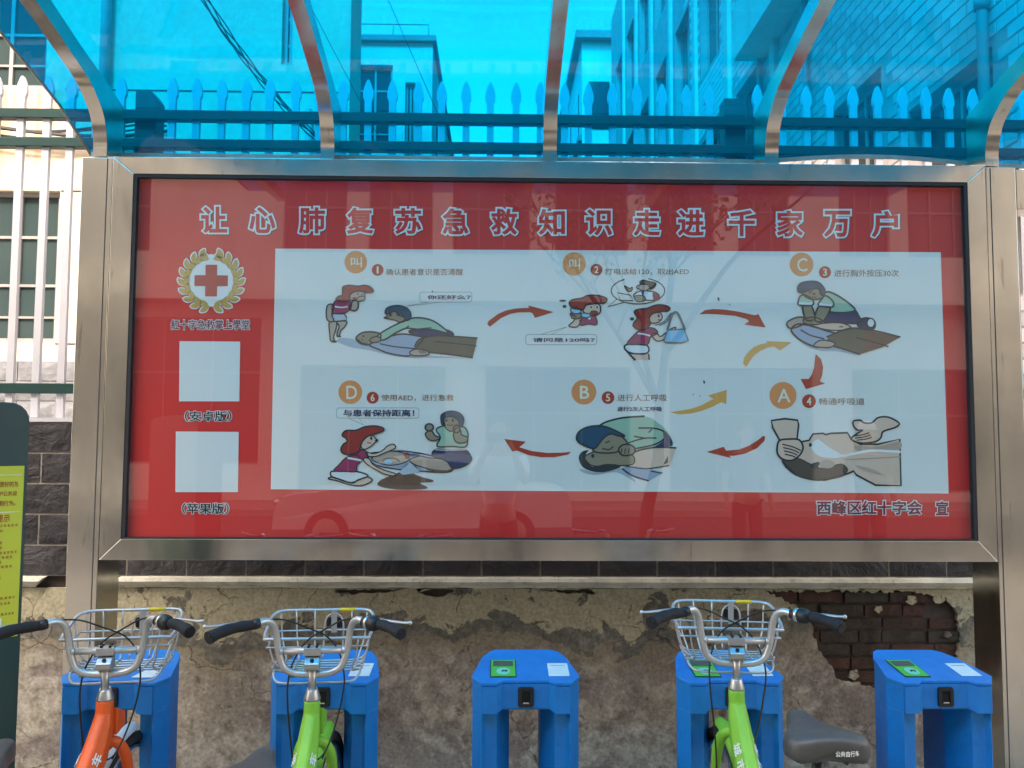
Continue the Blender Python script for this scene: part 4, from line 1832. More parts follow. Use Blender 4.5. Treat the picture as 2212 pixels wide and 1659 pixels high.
a.stroke([(510, 1110), (560, 1160), (650, 1176)], 26, 'dark', 3.2, taper=True)
a.disc((585, 1075), 12, 'dark', 3.5)
a.stroke([(560, 1110), (580, 1125)], 8, 'dark', 3.5)
a.fill([(1140, 868), (1260, 860), (1400, 895), (1520, 975), (1575, 1040), (1400, 1000), (1280, 1002), (1180, 990), (1080, 985), (960, 1040), (820, 1122), (752, 1072), (880, 985), (1040, 905)], 'green', 3, True, 14)
a.stroke([(1120, 955), (1080, 985)], 12, 'dark', 3.8)
a.stroke([(1170, 1000), (1300, 985), (1385, 978)], 12, 'dark', 3.8)
a.fill([(680, 1100), (740, 1080), (790, 1105), (770, 1140), (700, 1150), (660, 1130)], 'skind', 3.6, True, 11)
a.fill([(855, 800), (900, 790), (960, 780), (1000, 830), (1060, 850), (1078, 890), (1020, 915), (960, 890), (900, 878), (828, 862), (862, 838)], 'skind', 3, True, 11)
a.fill([(840, 800), (858, 750), (930, 722), (1020, 720), (1100, 750), (1140, 810), (1135, 868), (1085, 892), (1060, 850), (1030, 815), (990, 830), (960, 785), (900, 800), (858, 815)], 'teal', 4, True, 13)
a.disc((902, 825), 15, 'dark', 4.6, 19)
a.disc((850, 860), 30, 'dark', 4.6, 12)
a.done(poster, label='cartoon of a woman watching a man check a person lying down')

# ---- picture 2
a = Art('illustration', Z4)
a.disc((770, 565), 36, 'dark', 0, 11)
a.disc((788, 622), 20, 'dark', 0, 16)
a.fill([(960, 725), (1030, 715), (1095, 720), (1113, 805), (1030, 800), (945, 810)], 'magenta', 1, True, 10)
a.fill([(1010, 738), (1060, 720), (1045, 765)], 'pale', 2, False, 6)
a.fill([(830, 820), (880, 770), (895, 720), (862, 710), (900, 685), (965, 700), (955, 760), (915, 828)], 'skinl', 1.5, True, 10)
a.fill([(855, 725), (850, 690), (960, 700), (930, 745), (870, 745)], 'skind', 2, True, 8)
a.fill([(978, 620), (1060, 600), (1130, 600), (1152, 640), (1140, 690), (1095, 715), (1020, 708), (972, 665)], 'skinl', 2, True, 10)
a.fill([(850, 648), (900, 632), (952, 662), (935, 692), (872, 690)], 'ltblue', 3, True, 8)
a.fill([(965, 690), (1045, 700), (1030, 735), (965, 728)], 'ltblue', 3, True, 8)
a.fill([(835, 590), (870, 555), (960, 540), (1020, 514), (1120, 512), (1200, 535), (1213, 560), (1185, 590), (1110, 590), (1010, 605), (975, 655), (930, 650), (870, 640)], 'hair_red', 3, True, 12)
for ex in (1055, 1116):
    a.disc((ex, 628), 15, 'cream', 3.4, 18)
    a.disc((ex, 630), 9, 'dark', 3.8, 12)
a.disc((1085, 686), 38, 'lips', 3.4, 20, 5)
oval = [(1527 + 270 * cos(t), 465 + 133 * sin(t)) for t in [radians(-68 + 14 * k) for k in range(23)]]
a.fill([(p[0], p[1]) for p in oval], 'white', .6, False)
a.stroke(oval, 9, 'dark', 1.2, False, False)
a.fill([(1320, 545), (1225, 625), (1400, 578)], 'white', 1.0, False)
a.stroke([(1320, 545), (1225, 625), (1400, 578)], 8, 'dark', 1.5, False, False)
a.fill([(1490, 500), (1560, 465), (1640, 468), (1720, 490), (1740, 550), (1620, 560), (1500, 530)], 'pale', 2, True, 9)
a.fill([(1680, 480), (1738, 500), (1740, 550), (1690, 560)], 'maroon', 2.8, True, 5)
a.fill([(1555, 465), (1590, 460), (1580, 530)], 'navy', 2.9, False, 4)
a.fill([(1320, 485), (1450, 510), (1480, 565), (1350, 560)], 'white', 3, False, 8)
a.fill([(1390, 415), (1440, 440), (1470, 430), (1460, 470), (1420, 465)], 'skind', 3, True, 8)
a.fill([(1490, 520), (1580, 515), (1600, 560), (1520, 575)], 'skind', 3.4, True, 7)
a.fill([(1510, 425), (1560, 400), (1640, 400), (1640, 440), (1590, 465), (1530, 445)], 'skinm', 3.4, True, 8)
a.fill([(1545, 375), (1580, 358), (1640, 372), (1700, 385), (1700, 420), (1655, 450), (1625, 405), (1560, 400)], 'hairbrown', 4, True, 8)
a.disc((1467, 748), 22, 'dark', 0, 17)
a.fill([(1480, 1100), (1642, 1105), (1640, 1162), (1500, 1160)], 'skinl', .5, False, 0)
a.stroke([(1395, 1050), (1450, 1110), (1500, 1165)], 14, 'dark', 1)
a.stroke([(1635, 1100), (1640, 1160)], 14, 'dark', 1)
a.fill([(1420, 1005), (1612, 1012), (1622, 1092), (1470, 1095), (1395, 1052)], 'pale', 1, True, 13)
a.fill([(1535, 870), (1620, 840), (1690, 845), (1725, 890), (1655, 930), (1622, 1005), (1520, 1005), (1418, 998), (1475, 925)], 'magenta', 1.6, True, 11)
a.stroke([(1525, 895), (1580, 900), (1650, 918)], 15, 'pale', 2.6, smooth=False)
a.fill([(1665, 905), (1720, 895), (1755, 925), (1850, 855), (1905, 832), (1890, 865), (1790, 955), (1710, 968)], 'skinl', 2, True, 10)
for dx in (0, 40):
    a.stroke([(1700 + dx, 815), (1790 + dx * .7, 775), (1850 + dx * .3, 700), (1880, 690)], 13, 'strap', 2.6)
a.stroke([(1822, 860), (1850, 770), (1885, 688), (1925, 690), (1965, 770), (2000, 860)], 24, 'strap', 2.8)
a.fill([(1825, 862), (1990, 850), (2033, 965), (1960, 990), (1800, 985), (1788, 965)], 'ltblue', 3, False, 11, 'strap')
a.fill([(1665, 700), (1740, 685), (1772, 722), (1750, 770), (1700, 790), (1655, 785), (1640, 740)], 'skinl', 2, True, 9)
a.fill([(1490, 680), (1530, 652), (1620, 642), (1700, 612), (1780, 610), (1845, 635), (1828, 668), (1760, 672), (1680, 690), (1640, 740), (1650, 800), (1600, 850), (1530, 855), (1480, 820), (1490, 780), (1520, 742)], 'hair_red', 3, True, 12)
a.disc((1735, 718), 11, 'dark', 3.6, 16)
a.disc((1740, 758), 14, 'dark', 3.6, 6)
a.done(poster, label='cartoon of a woman phoning and then carrying a bag')

# ---- picture 3
a = Art('illustration', Z5)
a.fill([(880, 740), (1000, 860), (1150, 920), (1270, 900), (1480, 975), (1300, 940), (1150, 935), (1000, 880)], 'shade', 0)
a.fill([(1200, 600), (1420, 570), (1480, 620), (1490, 690), (1300, 690), (1180, 690)], 'navy', .8, True, 11)
a.fill([(1480, 670), (1550, 645), (1620, 670), (1622, 735), (1560, 750), (1480, 720)], 'navy', .8, True, 11)
a.disc((1590, 690), 34, 'pale', 1.6, 40, 9)
a.fill([(890, 745), (950, 700), (1080, 720), (1200, 760), (1290, 790), (1200, 850), (1130, 905), (1000, 860), (920, 800)], 'bluegrey', 1.6, True, 12)
a.stroke([(970, 750), (1060, 800), (1180, 830)], 10, 'dark', 2.4)
a.fill([(1060, 715), (1180, 692), (1330, 690), (1420, 735), (1330, 755), (1200, 750)], 'skinl', 2, True, 9)
a.disc((1328, 724), 22, 'hairbrown', 2.8, 6)
a.fill([(1200, 810), (1360, 750), (1460, 735), (1850, 815), (1690, 905), (1490, 968), (1270, 898)], 'trouser2', 2.2, False, 0)
a.fill([(1200, 810), (1360, 750), (1460, 735), (1530, 750), (1530, 955), (1480, 966), (1270, 898)], 'trouser', 2.4, False, 0)
a.stroke([(1200, 815), (1350, 752), (1460, 736), (1650, 765), (1850, 815)], 12, 'dark', 2.8)
a.stroke([(1260, 895), (1380, 930), (1495, 968)], 12, 'dark', 2.8)
a.stroke([(1460, 820), (1620, 860), (1745, 900)], 10, 'dark', 2.8)
a.fill([(1085, 890), (1140, 845), (1230, 850), (1275, 875), (1230, 905), (1140, 905)], 'skinm', 3, True, 9)
a.fill([(850, 690), (900, 655), (960, 638), (1010, 650), (1010, 690), (930, 730), (870, 735)], 'skinm', 2, True, 10)
a.fill([(1190, 420), (1280, 440), (1400, 520), (1450, 580), (1350, 600), (1215, 588), (1150, 520)], 'green', 2, True, 12)
a.fill([(990, 535), (1060, 530), (1100, 640), (1080, 665), (1015, 660)], 'skind', 2.5, True, 11)
a.fill([(1135, 540), (1235, 545), (1190, 650), (1150, 680), (1095, 660)], 'skind', 2.6, True, 11)
a.fill([(1000, 655), (1090, 640), (1160, 670), (1120, 705), (1010, 695)], 'skind', 3, True, 9)
a.fill([(965, 460), (1010, 445), (1080, 490), (1070, 535), (955, 530)], 'green', 3, True, 11)
a.fill([(1150, 490), (1190, 450), (1255, 500), (1250, 550), (1130, 535)], 'green', 3, True, 11)
a.stroke([(955, 518), (1070, 522)], 20, 'pale', 3.6, smooth=False)
a.stroke([(1132, 525), (1245, 535)], 20, 'pale', 3.6, smooth=False)
a.fill([(985, 410), (1060, 385), (1150, 390), (1180, 420), (1160, 470), (1090, 485), (1020, 465)], 'skind', 3, True, 9)
a.fill([(945, 385), (975, 340), (1060, 324), (1130, 335), (1180, 390), (1180, 440), (1150, 440), (1130, 390), (1060, 395), (985, 425), (955, 415)], 'teal', 4, True, 11)
a.stroke([(1040, 425), (1075, 412)], 8, 'dark', 4.4)
a.disc((1090, 435), 14, 'dark', 4.4, 8)
a.stroke([(1070, 462), (1110, 465)], 7, 'dark', 4.4)
a.done(poster, label='cartoon of a man pressing on the chest of a person lying down')

# ---- picture 6
a = Art('illustration', Z6)
a.fill([(750, 1345), (790, 1290), (900, 1240), (1000, 1200), (1130, 1080), (1250, 1190), (1170, 1210), (1290, 1260), (1400, 1290), (1390, 1315), (1250, 1325), (1330, 1370), (1310, 1395), (1050, 1405), (850, 1385)], 'trouser2', 1, True)
a.fill([(1000, 1200), (1130, 1080), (1250, 1190), (1160, 1215), (1050, 1230)], 'greyblue', 2, False)
a.fill([(650, 985), (850, 960), (1050, 950), (1300, 985), (1420, 1020), (1600, 1100), (1640, 1160), (1560, 1200), (1300, 1190), (950, 1160), (700, 1100)], 'bluegrey', 1, True, 12)
a.fill([(680, 1040), (860, 955), (1060, 975), (1120, 1050), (1000, 1105), (840, 1110)], 'skinm', 1.8, True, 9)
a.stroke([(800, 1080), (850, 1040), (950, 1035), (1010, 1070)], 16, 'trouser', 2.5)
a.disc((880, 1080), 46, 'ltblue', 2.4, 24)
a.fill([(1060, 985), (1110, 970), (1130, 1010), (1090, 1045)], 'lips', 2.6)
a.fill([(1110, 985), (1230, 985), (1240, 1005), (1130, 1015)], 'teal', 2.6)
a.fill([(1130, 1050), (1250, 1010), (1350, 1030), (1500, 1045), (1600, 1100), (1620, 1150), (1560, 1190), (1400, 1170), (1250, 1130), (1170, 1100)], 'skinm', 2.6, True, 10)
a.stroke([(1330, 1160), (1400, 1175), (1560, 1190), (1635, 1150)], 30, 'trouser2', 3.2, taper=True)
a.fill([(1390, 990), (1440, 930), (1600, 940), (1780, 940), (1840, 1000), (1850, 1060), (1760, 1130), (1630, 1150), (1560, 1060), (1440, 1030)], 'navy', 2.3, True, 13)
a.fill([(1440, 700), (1520, 655), (1640, 650), (1760, 665), (1810, 730), (1810, 800), (1785, 900), (1620, 895), (1450, 895), (1490, 790)], 'green', 3, True, 12)
a.stroke([(1430, 935), (1600, 940), (1780, 935)], 12, 'greyblue', 3.6)
a.fill([(1315, 740), (1380, 710), (1430, 770), (1490, 790), (1440, 825), (1370, 825), (1330, 790)], 'skind', 3.6, True, 12)
a.disc((1358, 672), 48, 'skind', 3.7, 42, 14)
a.fill([(1650, 720), (1720, 700), (1740, 760), (1810, 790), (1790, 845), (1700, 855), (1650, 810)], 'skind', 3.8, True, 12)
a.fill([(1530, 570), (1600, 545), (1700, 555), (1720, 610), (1690, 670), (1620, 720), (1560, 690), (1540, 630)], 'skind', 4, True, 10)
a.disc((1680, 690), 38, 'skind', 4.5, 45, 11)
a.fill([(1498, 600), (1500, 530), (1560, 490), (1640, 482), (1720, 510), (1762, 570), (1750, 650), (1715, 665), (1700, 590), (1620, 545), (1540, 560), (1525, 620), (1545, 655), (1510, 640)], 'teal', 5, True, 11)
for ex in (1560, 1635):
    a.disc((ex, 590), 13, 'dark', 5.4, 16)
a.stroke([(1560, 640), (1600, 648), (1640, 640)], 8, 'dark', 5.4)
a.fill([(170, 1275), (230, 1255), (320, 1290), (440, 1320), (580, 1270), (640, 1255), (690, 1290), (640, 1330), (540, 1360), (400, 1340), (280, 1300)], 'skinl', 1.5, True, 12)
a.fill([(200, 1200), (260, 1185), (500, 1190), (640, 1240), (520, 1290), (450, 1325), (300, 1280), (215, 1250)], 'pale', 2, True, 14)
a.fill([(240, 1180), (300, 1110), (380, 1030), (500, 1000), (560, 1060), (510, 1120), (500, 1190), (380, 1190)], 'magenta', 3, True, 10)
a.fill([(390, 990), (470, 960), (590, 935), (640, 1010), (580, 1050), (480, 1040)], 'magenta', 3.2, True, 10)
a.stroke([(400, 1030), (480, 1045), (560, 1060)], 22, 'pale', 3.8, smooth=False)
a.fill([(590, 1035), (650, 1040), (700, 1110), (820, 1170), (960, 1215), (930, 1240), (820, 1215), (680, 1140), (600, 1080)], 'skinl', 4, True, 10)
a.fill([(620, 960), (700, 980), (800, 950), (870, 890), (940, 870), (960, 915), (860, 960), (740, 1010), (640, 1010)], 'skinl', 3, True, 10)
a.fill([(560, 830), (620, 780), (700, 770), (725, 800), (755, 825), (720, 850), (680, 890), (600, 930), (560, 900)], 'skinl', 4, True, 10)
a.fill([(335, 765), (380, 710), (500, 705), (600, 665), (720, 655), (810, 675), (822, 710), (740, 745), (640, 775), (580, 830), (550, 900), (530, 960), (430, 990), (350, 980), (320, 930), (350, 870), (395, 840), (380, 800)], 'hair_red', 5, True, 13)
a.disc((678, 800), 13, 'dark', 5.5, 22)
a.disc((740, 826), 20, 'dark', 5.5, 9)
a.stroke([(630, 850), (680, 858)], 12, 'lips', 5.5)
a.done(poster, label='cartoon of a kneeling woman and man with a person lying between them')

# ---- picture 5
a = Art('illustration', Z7)
a.fill([(830, 870), (1000, 905), (1180, 860), (1320, 990), (1150, 900), (960, 925), (850, 900)], 'shade', 0)
a.fill([(1195, 860), (1300, 840), (1440, 870), (1560, 900), (1430, 978), (1300, 940)], 'bluegrey', 1, False, 0)
a.stroke([(1195, 868), (1290, 930), (1430, 975)], 12, 'dark', 1.6)
a.stroke([(1450, 890), (1550, 908)], 8, 'dark', 1.6)
a.fill([(1010, 490), (1150, 430), (1400, 408), (1520, 470), (1610, 560), (1640, 670), (1480, 680), (1320, 700), (1230, 650), (1180, 560)], 'green', 1, True, 0)
a.stroke([(985, 495), (1060, 455), (1200, 420), (1395, 405)], 13, 'dark', 1.8)
a.fill([(1560, 530), (1620, 590), (1635, 665), (1490, 675), (1560, 620)], 'navy', 1.8, True, 0)
a.stroke([(1340, 510), (1480, 512), (1570, 545), (1570, 600), (1480, 655), (1320, 690)], 11, 'dark', 2.4)
a.stroke([(1250, 640), (1390, 600), (1500, 598)], 10, 'dark', 2.4)
a.stroke([(1300, 582), (1400, 600)], 10, 'dark', 2.4)
a.stroke([(1430, 550), (1460, 518)], 9, 'dark', 2.4)
a.fill([(1250, 750), (1400, 690), (1560, 680), (1672, 685), (1640, 780), (1610, 850), (1430, 865), (1280, 840)], 'skinl', 1.6, False, 0)
a.stroke([(1230, 755), (1350, 705), (1500, 680), (1675, 685)], 12, 'dark', 2.2)
a.stroke([(1200, 840), (1400, 868), (1610, 840)], 12, 'hairbrown', 2.2)
a.fill([(1600, 755), (1600, 815), (1555, 835)], 'hairbrown', 2.4, False)
a.fill([(870, 760), (960, 715), (1100, 700), (1280, 740), (1290, 830), (1100, 840), (950, 845), (890, 810)], 'skind', 2, True, 8)
a.fill([(815, 780), (840, 720), (900, 705), (875, 745), (880, 800), (940, 850), (1060, 825), (1190, 842), (1100, 885), (980, 900), (860, 860)], 'dark', 2.8, True)
a.disc((938, 755), 15, 'dark', 3, 18)
a.fill([(940, 690), (1020, 600), (1120, 560), (1210, 600), (1240, 660), (1150, 720), (1040, 730), (960, 720)], 'skind', 3, True, 10)
a.fill([(795, 595), (820, 540), (900, 500), (1020, 492), (1130, 530), (1220, 580), (1170, 580), (1090, 560), (1030, 600), (990, 650), (950, 690), (880, 670), (815, 635)], 'teal', 4, True, 12)
a.fill([(850, 590), (900, 540), (1000, 530), (1030, 570), (960, 620), (890, 640)], 'teal', 4.2, True)
a.stroke([(1050, 640), (1085, 625)], 9, 'dark', 4.2)
a.stroke([(1020, 690), (1080, 700), (1120, 670)], 9, 'dark', 4.2)
a.fill([(1165, 700), (1200, 660), (1260, 655), (1310, 690), (1290, 740), (1200, 750)], 'skind', 4, True, 11)
for k in range(3):
    a.stroke([(1195 + k * 32, 690), (1185 + k * 32, 735)], 7, 'dark', 4.7)
a.done(poster, label='cartoon of a man giving mouth to mouth breathing')

# ---- picture 4
a = Art('illustration', Z8)
a.fill([(850, 600), (870, 560), (930, 550), (960, 500), (1040, 495), (1060, 505), (1100, 495), (1230, 490), (1260, 540), (1330, 580), (1470, 580), (1640, 540), (1650, 905), (1450, 900), (1300, 820), (1280, 790), (1180, 830), (1050, 860), (860, 830), (760, 740), (820, 680)], 'skinl', 1, False, 11)
a.fill([(720, 700), (840, 690), (940, 735), (1040, 770), (1180, 735), (1230, 790), (1130, 840), (1000, 862), (860, 835), (770, 780)], 'hairbrown', 2, True, 6)
a.fill([(715, 700), (830, 815), (790, 800), (740, 760)], 'dark', 2.6, False)
a.fill([(940, 590), (1000, 545), (1080, 600), (1190, 670), (1120, 690), (1000, 670)], 'pale', 2.4, True)
a.stroke([(990, 545), (1080, 610), (1180, 670), (1300, 650), (1420, 630), (1645, 640)], 20, 'pale', 3)
a.stroke([(1200, 700), (1450, 690), (1645, 678)], 9, 'skinm', 2.8)
a.fill([(1300, 745), (1440, 780), (1500, 820), (1380, 790)], 'skinm', 2.8, True)
a.fill([(1290, 590), (1450, 600), (1635, 560), (1635, 620), (1450, 625), (1330, 640)], 'skinm', 2.2, True)
a.disc((940, 585), 12, 'dark', 3.2, 16)
a.disc((1070, 735), 60, 'skinm', 2.8, 34)
a.fill([(945, 735), (1010, 720), (990, 770), (950, 765)], 'dark', 3.2)
a.fill([(635, 395), (740, 380), (840, 392), (848, 430), (835, 540), (760, 545), (700, 550), (645, 450)], 'skinl', 2, False, 11)
a.fill([(680, 600), (700, 550), (770, 540), (850, 545), (882, 600), (860, 660), (800, 705), (730, 700), (685, 660)], 'skinl', 2.6, True, 11)
for k in range(4):
    a.stroke([(720 + k * 6, 600 + k * 26 - 20), (800, 615 + k * 24 - 15), (865 - k * 14, 640 + k * 18 - 10)], 8, 'dark', 3.4)
a.fill([(1275, 400), (1330, 392), (1360, 412), (1420, 412), (1470, 372), (1550, 368), (1635, 415), (1600, 450), (1510, 480), (1490, 530), (1440, 562), (1330, 570), (1260, 540), (1300, 500), (1350, 470), (1310, 470), (1280, 440)], 'skinl', 2.4, True, 10)
for k in range(3):
    a.stroke([(1280 + k * 10, 515 + k * 17), (1350 + k * 15, 505 + k * 17), (1400 + k * 10, 490 + k * 17)], 7, 'dark', 3.2)
a.done(poster, label='cartoon of two hands tilting back a head')

# specks of dirt stuck on the glass
a = Art('dirt_speck', ID, 9)
for x, y, r in ((1551, 646, 3.5), (1575, 658, 1.5), (1520, 825, 3), (1497, 852, 1.4), (1511, 856, 1.4), (934, 630, 2)):
    a.fill([(x - r * .5, y - r), (x + r * .5, y - r * .6), (x + r * .7, y + r), (x - r * .2, y + r * 1.2)], 'dark', 0)
a.done(poster)

q = MB()
q.box(ix0 + .002, ix1 - .002, 3.512, 3.515, iz0 + .002, iz1 - .002)
q.build('glass_pane', POSTER_GLASS, board)

# ================================================================== KIOSK
KR = Vector((-1.449, 2.6, 0))
KD = Vector((-.695, -.72, 0)).normalized()      # to the left along the face
KN = Vector((.72, -.695, 0)).normalized()       # out of the face
kiosk = thing('information_kiosk', 'dark green information kiosk with yellow notice at the left edge', 'kiosk', (-1.66, 2.4, 0))


def KP(s, z, o=0.0):
    return KR + KD * s + KN * o + Vector((0, 0, z))


W_ = .62
Rr = .055
ol = [(0, 0.02), (0, 1.712 - Rr - .012)] + [(Rr - Rr * cos(radians(a_)), 1.70 - Rr + Rr * sin(radians(a_))) for a_ in (15, 35, 55, 75, 90)] + [(W_ * .5, 1.712), (W_ - Rr, 1.70)] + [(W_ - Rr + Rr * sin(radians(a_)), 1.70 - Rr + Rr * cos(radians(a_))) for a_ in (20, 45, 70, 90)] + [(W_, .02)]
q = MB()
q.prism([KP(s, z) for s, z in ol], -KN * .14)
q.build('cabinet', KIOSK, kiosk, bevel=.004)
q = MB()
q.prism([KP(s, z, .0008) for s, z in ((.010, .991), (.010, 1.506), (.61, 1.506), (.61, .991))], KN * .001)
notice = q.build('notice', KYELLOW, kiosk)
q = MB()


def kline(body, s_end, z, h, cw):
    s0 = s_end + cw * len(body)
    lettering(q, body, lambda a_, b_, hh: KP(s0 + (s_end - s0) * a_, z + h * b_, .0024 + hh), .012, 0)


kline('使公共自行车更好的为', .026, 1.443, .0165, .0125)
kline('，请自觉爱护公共设', .028, 1.415, .0155, .0125)
kline('劝导他人不文明行为。', .031, 1.386, .0155, .0125)
kline('温馨提示', .044, 1.338, .022, .0185)
rk = random.Random(3)
for zl in (1.323, 1.308, 1.272, 1.257, 1.242, 1.228, 1.214, 1.20, 1.166, 1.106, 1.09, 1.074, 1.058):
    s = .022 + rk.choice((0, 0, .012, .04))
    while s < .5:
        d_ = rk.uniform(.006, .009)
        for hz in (0, .0028, .0056):
            w1 = d_ * rk.uniform(.6, 1)
            q.prism([KP(s, zl + hz, .0022), KP(s, zl + hz + .0011, .0022), KP(s + w1, zl + hz + .0011, .0022), KP(s + w1, zl + hz, .0022)], KN * .0003)
        q.prism([KP(s + d_ * .45, zl, .0022), KP(s + d_ * .45, zl + .0068, .0022), KP(s + d_ * .62, zl + .0068, .0022), KP(s + d_ * .62, zl, .0022)], KN * .0003)
        s += d_ + .0026
q.build('notice_text', PRINT_RED, notice)
q = MB()
for zl in (1.478, 1.366):
    q.prism([KP(.016, zl, .0022), KP(.016, zl + .0015, .0022), KP(.5, zl + .0015, .0022), KP(.5, zl, .0022)], KN * .0003)
q.prism([KP(.055, 1.0, .0022), KP(.055, 1.05, .0022), KP(.095, 1.05, .0022), KP(.095, 1.0, .0022)], KN * .0003)
q.build('notice_marks', ink('pale', (.80, .83, .84)), notice)

# ================================================================== DOCKS
DX = (-1.278, -.577, .103, .801, 1.521)
DY = 2.8


def dock(xc, label, dirty=False):
    t = thing('bike_dock', label, 'bike dock', (xc, DY + .15, 0), 'bike docking posts in a row')
    top = [(-.184, .075), (-.15, .018), (-.099, .019), (-.078, .041), (.078, .041), (.099, .019), (.15, .018), (.184, .075), (.152, .24), (.126, .295), (.105, .315), (-.105, .315), (-.126, .295), (-.152, .24)]

    def tz(y):
        return .79 + .12 * (y - .07)
    q = MB()
    P0 = [(xc + x, DY + y, tz(y) - .010) for x, y in top]
    q.prism(P0, (0, 0, .010))
    tp = q.build('top_plate', DOCKBLUE, t, bevel=.002)
    q = MB()
    hdr = [(x * .985, y + (.004 if y < .1 else -.004)) for x, y in top]
    n = len(hdr)
    vs = [(xc + x, DY + y, .689) for x, y in hdr] + [(xc + x, DY + y, tz(y) - .0105) for x, y in hdr]
    fs = []
    for i in range(n):
        j = (i + 1) % n
        fs.append((i, j, j + n, i + n))
    for tr in tessellate_polygon([[Vector(v) for v in vs[:n]]]):
        v3 = [Vector(vs[i]) for i in tr]
        fs.append(tr if (v3[1] - v3[0]).cross(v3[2] - v3[0]).z < 0 else tr[::-1])
    q.add(vs, fs)
    q.build('head', DOCKBLUE, t)
    # front apron, slightly proud of the head
    q = MB()
    fl = [(-.147, .014), (-.098, .015), (-.077, .037), (.077, .037), (.098, .015), (.147, .014)]
    vs = []
    for x, y in fl:
        vs += [(xc + x, DY + y, .684 + (0 if abs(x) > .09 else .012)), (xc + x, DY + y, tz(y) - .0115), (xc + x, DY + y + .006, tz(y) - .0115), (xc + x, DY + y + .006, .684 + (0 if abs(x) > .09 else .012))]
    fs = []
    for k in range(5):
        for j in range(4):
            a_, b_ = k * 4 + j, k * 4 + (j + 1) % 4
            fs.append((a_, a_ + 4, b_ + 4, b_)[::-1])
    fs += [(0, 3, 2, 1)[::-1], (20, 21, 22, 23)[::-1]]
    q.add(vs, fs)
    q.build('apron', DOCKBLUE, t)
    for s_ in (-1, 1):
        leg = [(-.1812, .079), (-.1477, .0222), (-.135, .045), (-.097, .050), (-.054, .15), (-.054, .30), (-.10, .308), (-.124, .288), (-.15, .235)]
        q = MB()
        q.prism([(xc + s_ * x, DY + y, .0) for x, y in leg], (0, 0, .6885))
        q.build('leg', DOCKBLUE, t, bevel=.003)
    # lock slot
    q = MB()
    yy = DY + .036
    rr_ = .008
    ring = []
    for cx_, cz_, a0 in ((.019, .058, 0), (-.019, .058, 90), (-.019, .008, 180), (.019, .008, 270)):
        for k in range(4):
            an = radians(a0 + 30 * k)
            ring.append((cx_ + rr_ * cos(an), cz_ + rr_ * sin(an)))
    n = len(ring)
    inner_ = [(max(-.014, min(.014, a_)), max(.011, min(.054, b_))) for a_, b_ in ring]
    zz0 = .700
    vs = [(xc + a_, yy - .001, zz0 + b_) for a_, b_ in ring] + [(xc + a_ * .93, yy - .008, zz0 + .033 + (b_ - .033) * .94) for a_, b_ in ring] + [(xc + a_, yy - .008, zz0 + b_) for a_, b_ in inner_] + [(xc + a_, yy - .0015, zz0 + b_) for a_, b_ in inner_]
    fs = []
    for k in range(n):
        j = (k + 1) % n
        for L in range(3):
            fs.append((L * n + k, L * n + j, (L + 1) * n + j, (L + 1) * n + k)[::-1])
    q.add(vs, fs)
    slot = q.build('lock_slot', BLACK, t)
    q = MB()
    q.box(xc - .014, xc + .014, yy - .0022, yy - .0012, zz0 + .011, zz0 + .054)
    q.build('slot_recess', mat('slot_dark', (.004, .004, .004), .8), slot)
    q = MB()
    q.box(xc - .010, xc + .010, yy - .0068, yy - .003, zz0 + .013, zz0 + .017)
    q.build('latch', CHROME, slot)

    # labels lying on the sloped top
    def TP(x, y, h):
        return Vector((xc + x, DY + y, tz(y) + h))

    def plate(name, m, x0, x1, y0, y1, h, parent, th=.0006):
        q_ = MB()
        q_.prism([TP(x0, y0, h), TP(x1, y0, h), TP(x1, y1, h), TP(x0, y1, h)], (0, 0, th))
        return q_.build(name, m, parent)
    lab = plate('display_label', BLACK, -.121, -.031, .064, .211, .0012, t)
    plate('label_face', SCREEN_GREEN, -.118, -.034, .068, .208, .0024, lab)
    plate('display', LCD, -.111, -.041, .152, .198, .0036, lab)
    q = MB()
    q.prism([TP(-.076 + .024 * cos(2 * pi * k / 20), .108 + .030 * sin(2 * pi * k / 20), .0036) for k in range(20)], (0, 0, .0005))
    q.build('card_mark', LABELBLUE, lab)
    q = MB()
    for k in range(5):
        q.prism([TP(-.082 + .004 * k, .100 + .004 * (k % 3), .0046), TP(-.079 + .004 * k, .100 + .004 * (k % 3), .0046), TP(-.077 + .004 * k, .116 + .003 * (k % 2), .0046), TP(-.080 + .004 * k, .116 + .003 * (k % 2), .0046)], (0, 0, .0004))
    q.build('card_symbol', BLACK, lab)
    if dirty:
        q = MB()
        q.prism([TP(*p, .0012) for p in ((.055, .062), (.125, .060), (.135, .085), (.122, .092), (.137, .105), (.12, .112), (.125, .125), (.09, .118), (.085, .132), (.070, .10))], (0, 0, .0008))
        q.build('torn_sticker', STICKER, t)
    else:
        stc = plate('sticker', STICKER, .079, .150, .072, .182, .0012, t)
        plate('sticker_rule', ink('line', (.16, .24, .30)), .090, .140, .160, .163, .0022, stc, .0003)
    return t


dock(DX[0], 'blue bike dock behind the orange bicycle, with a torn white sticker', True)
dock(DX[1], 'blue bike dock behind the green bicycle left of the middle')
dock(DX[2], 'empty blue bike dock in the middle of the row with nothing parked at it')
dock(DX[3], 'blue bike dock behind the green bicycle right of the middle')
dock(DX[4], 'empty blue bike dock at the right end of the row beside the steel post')


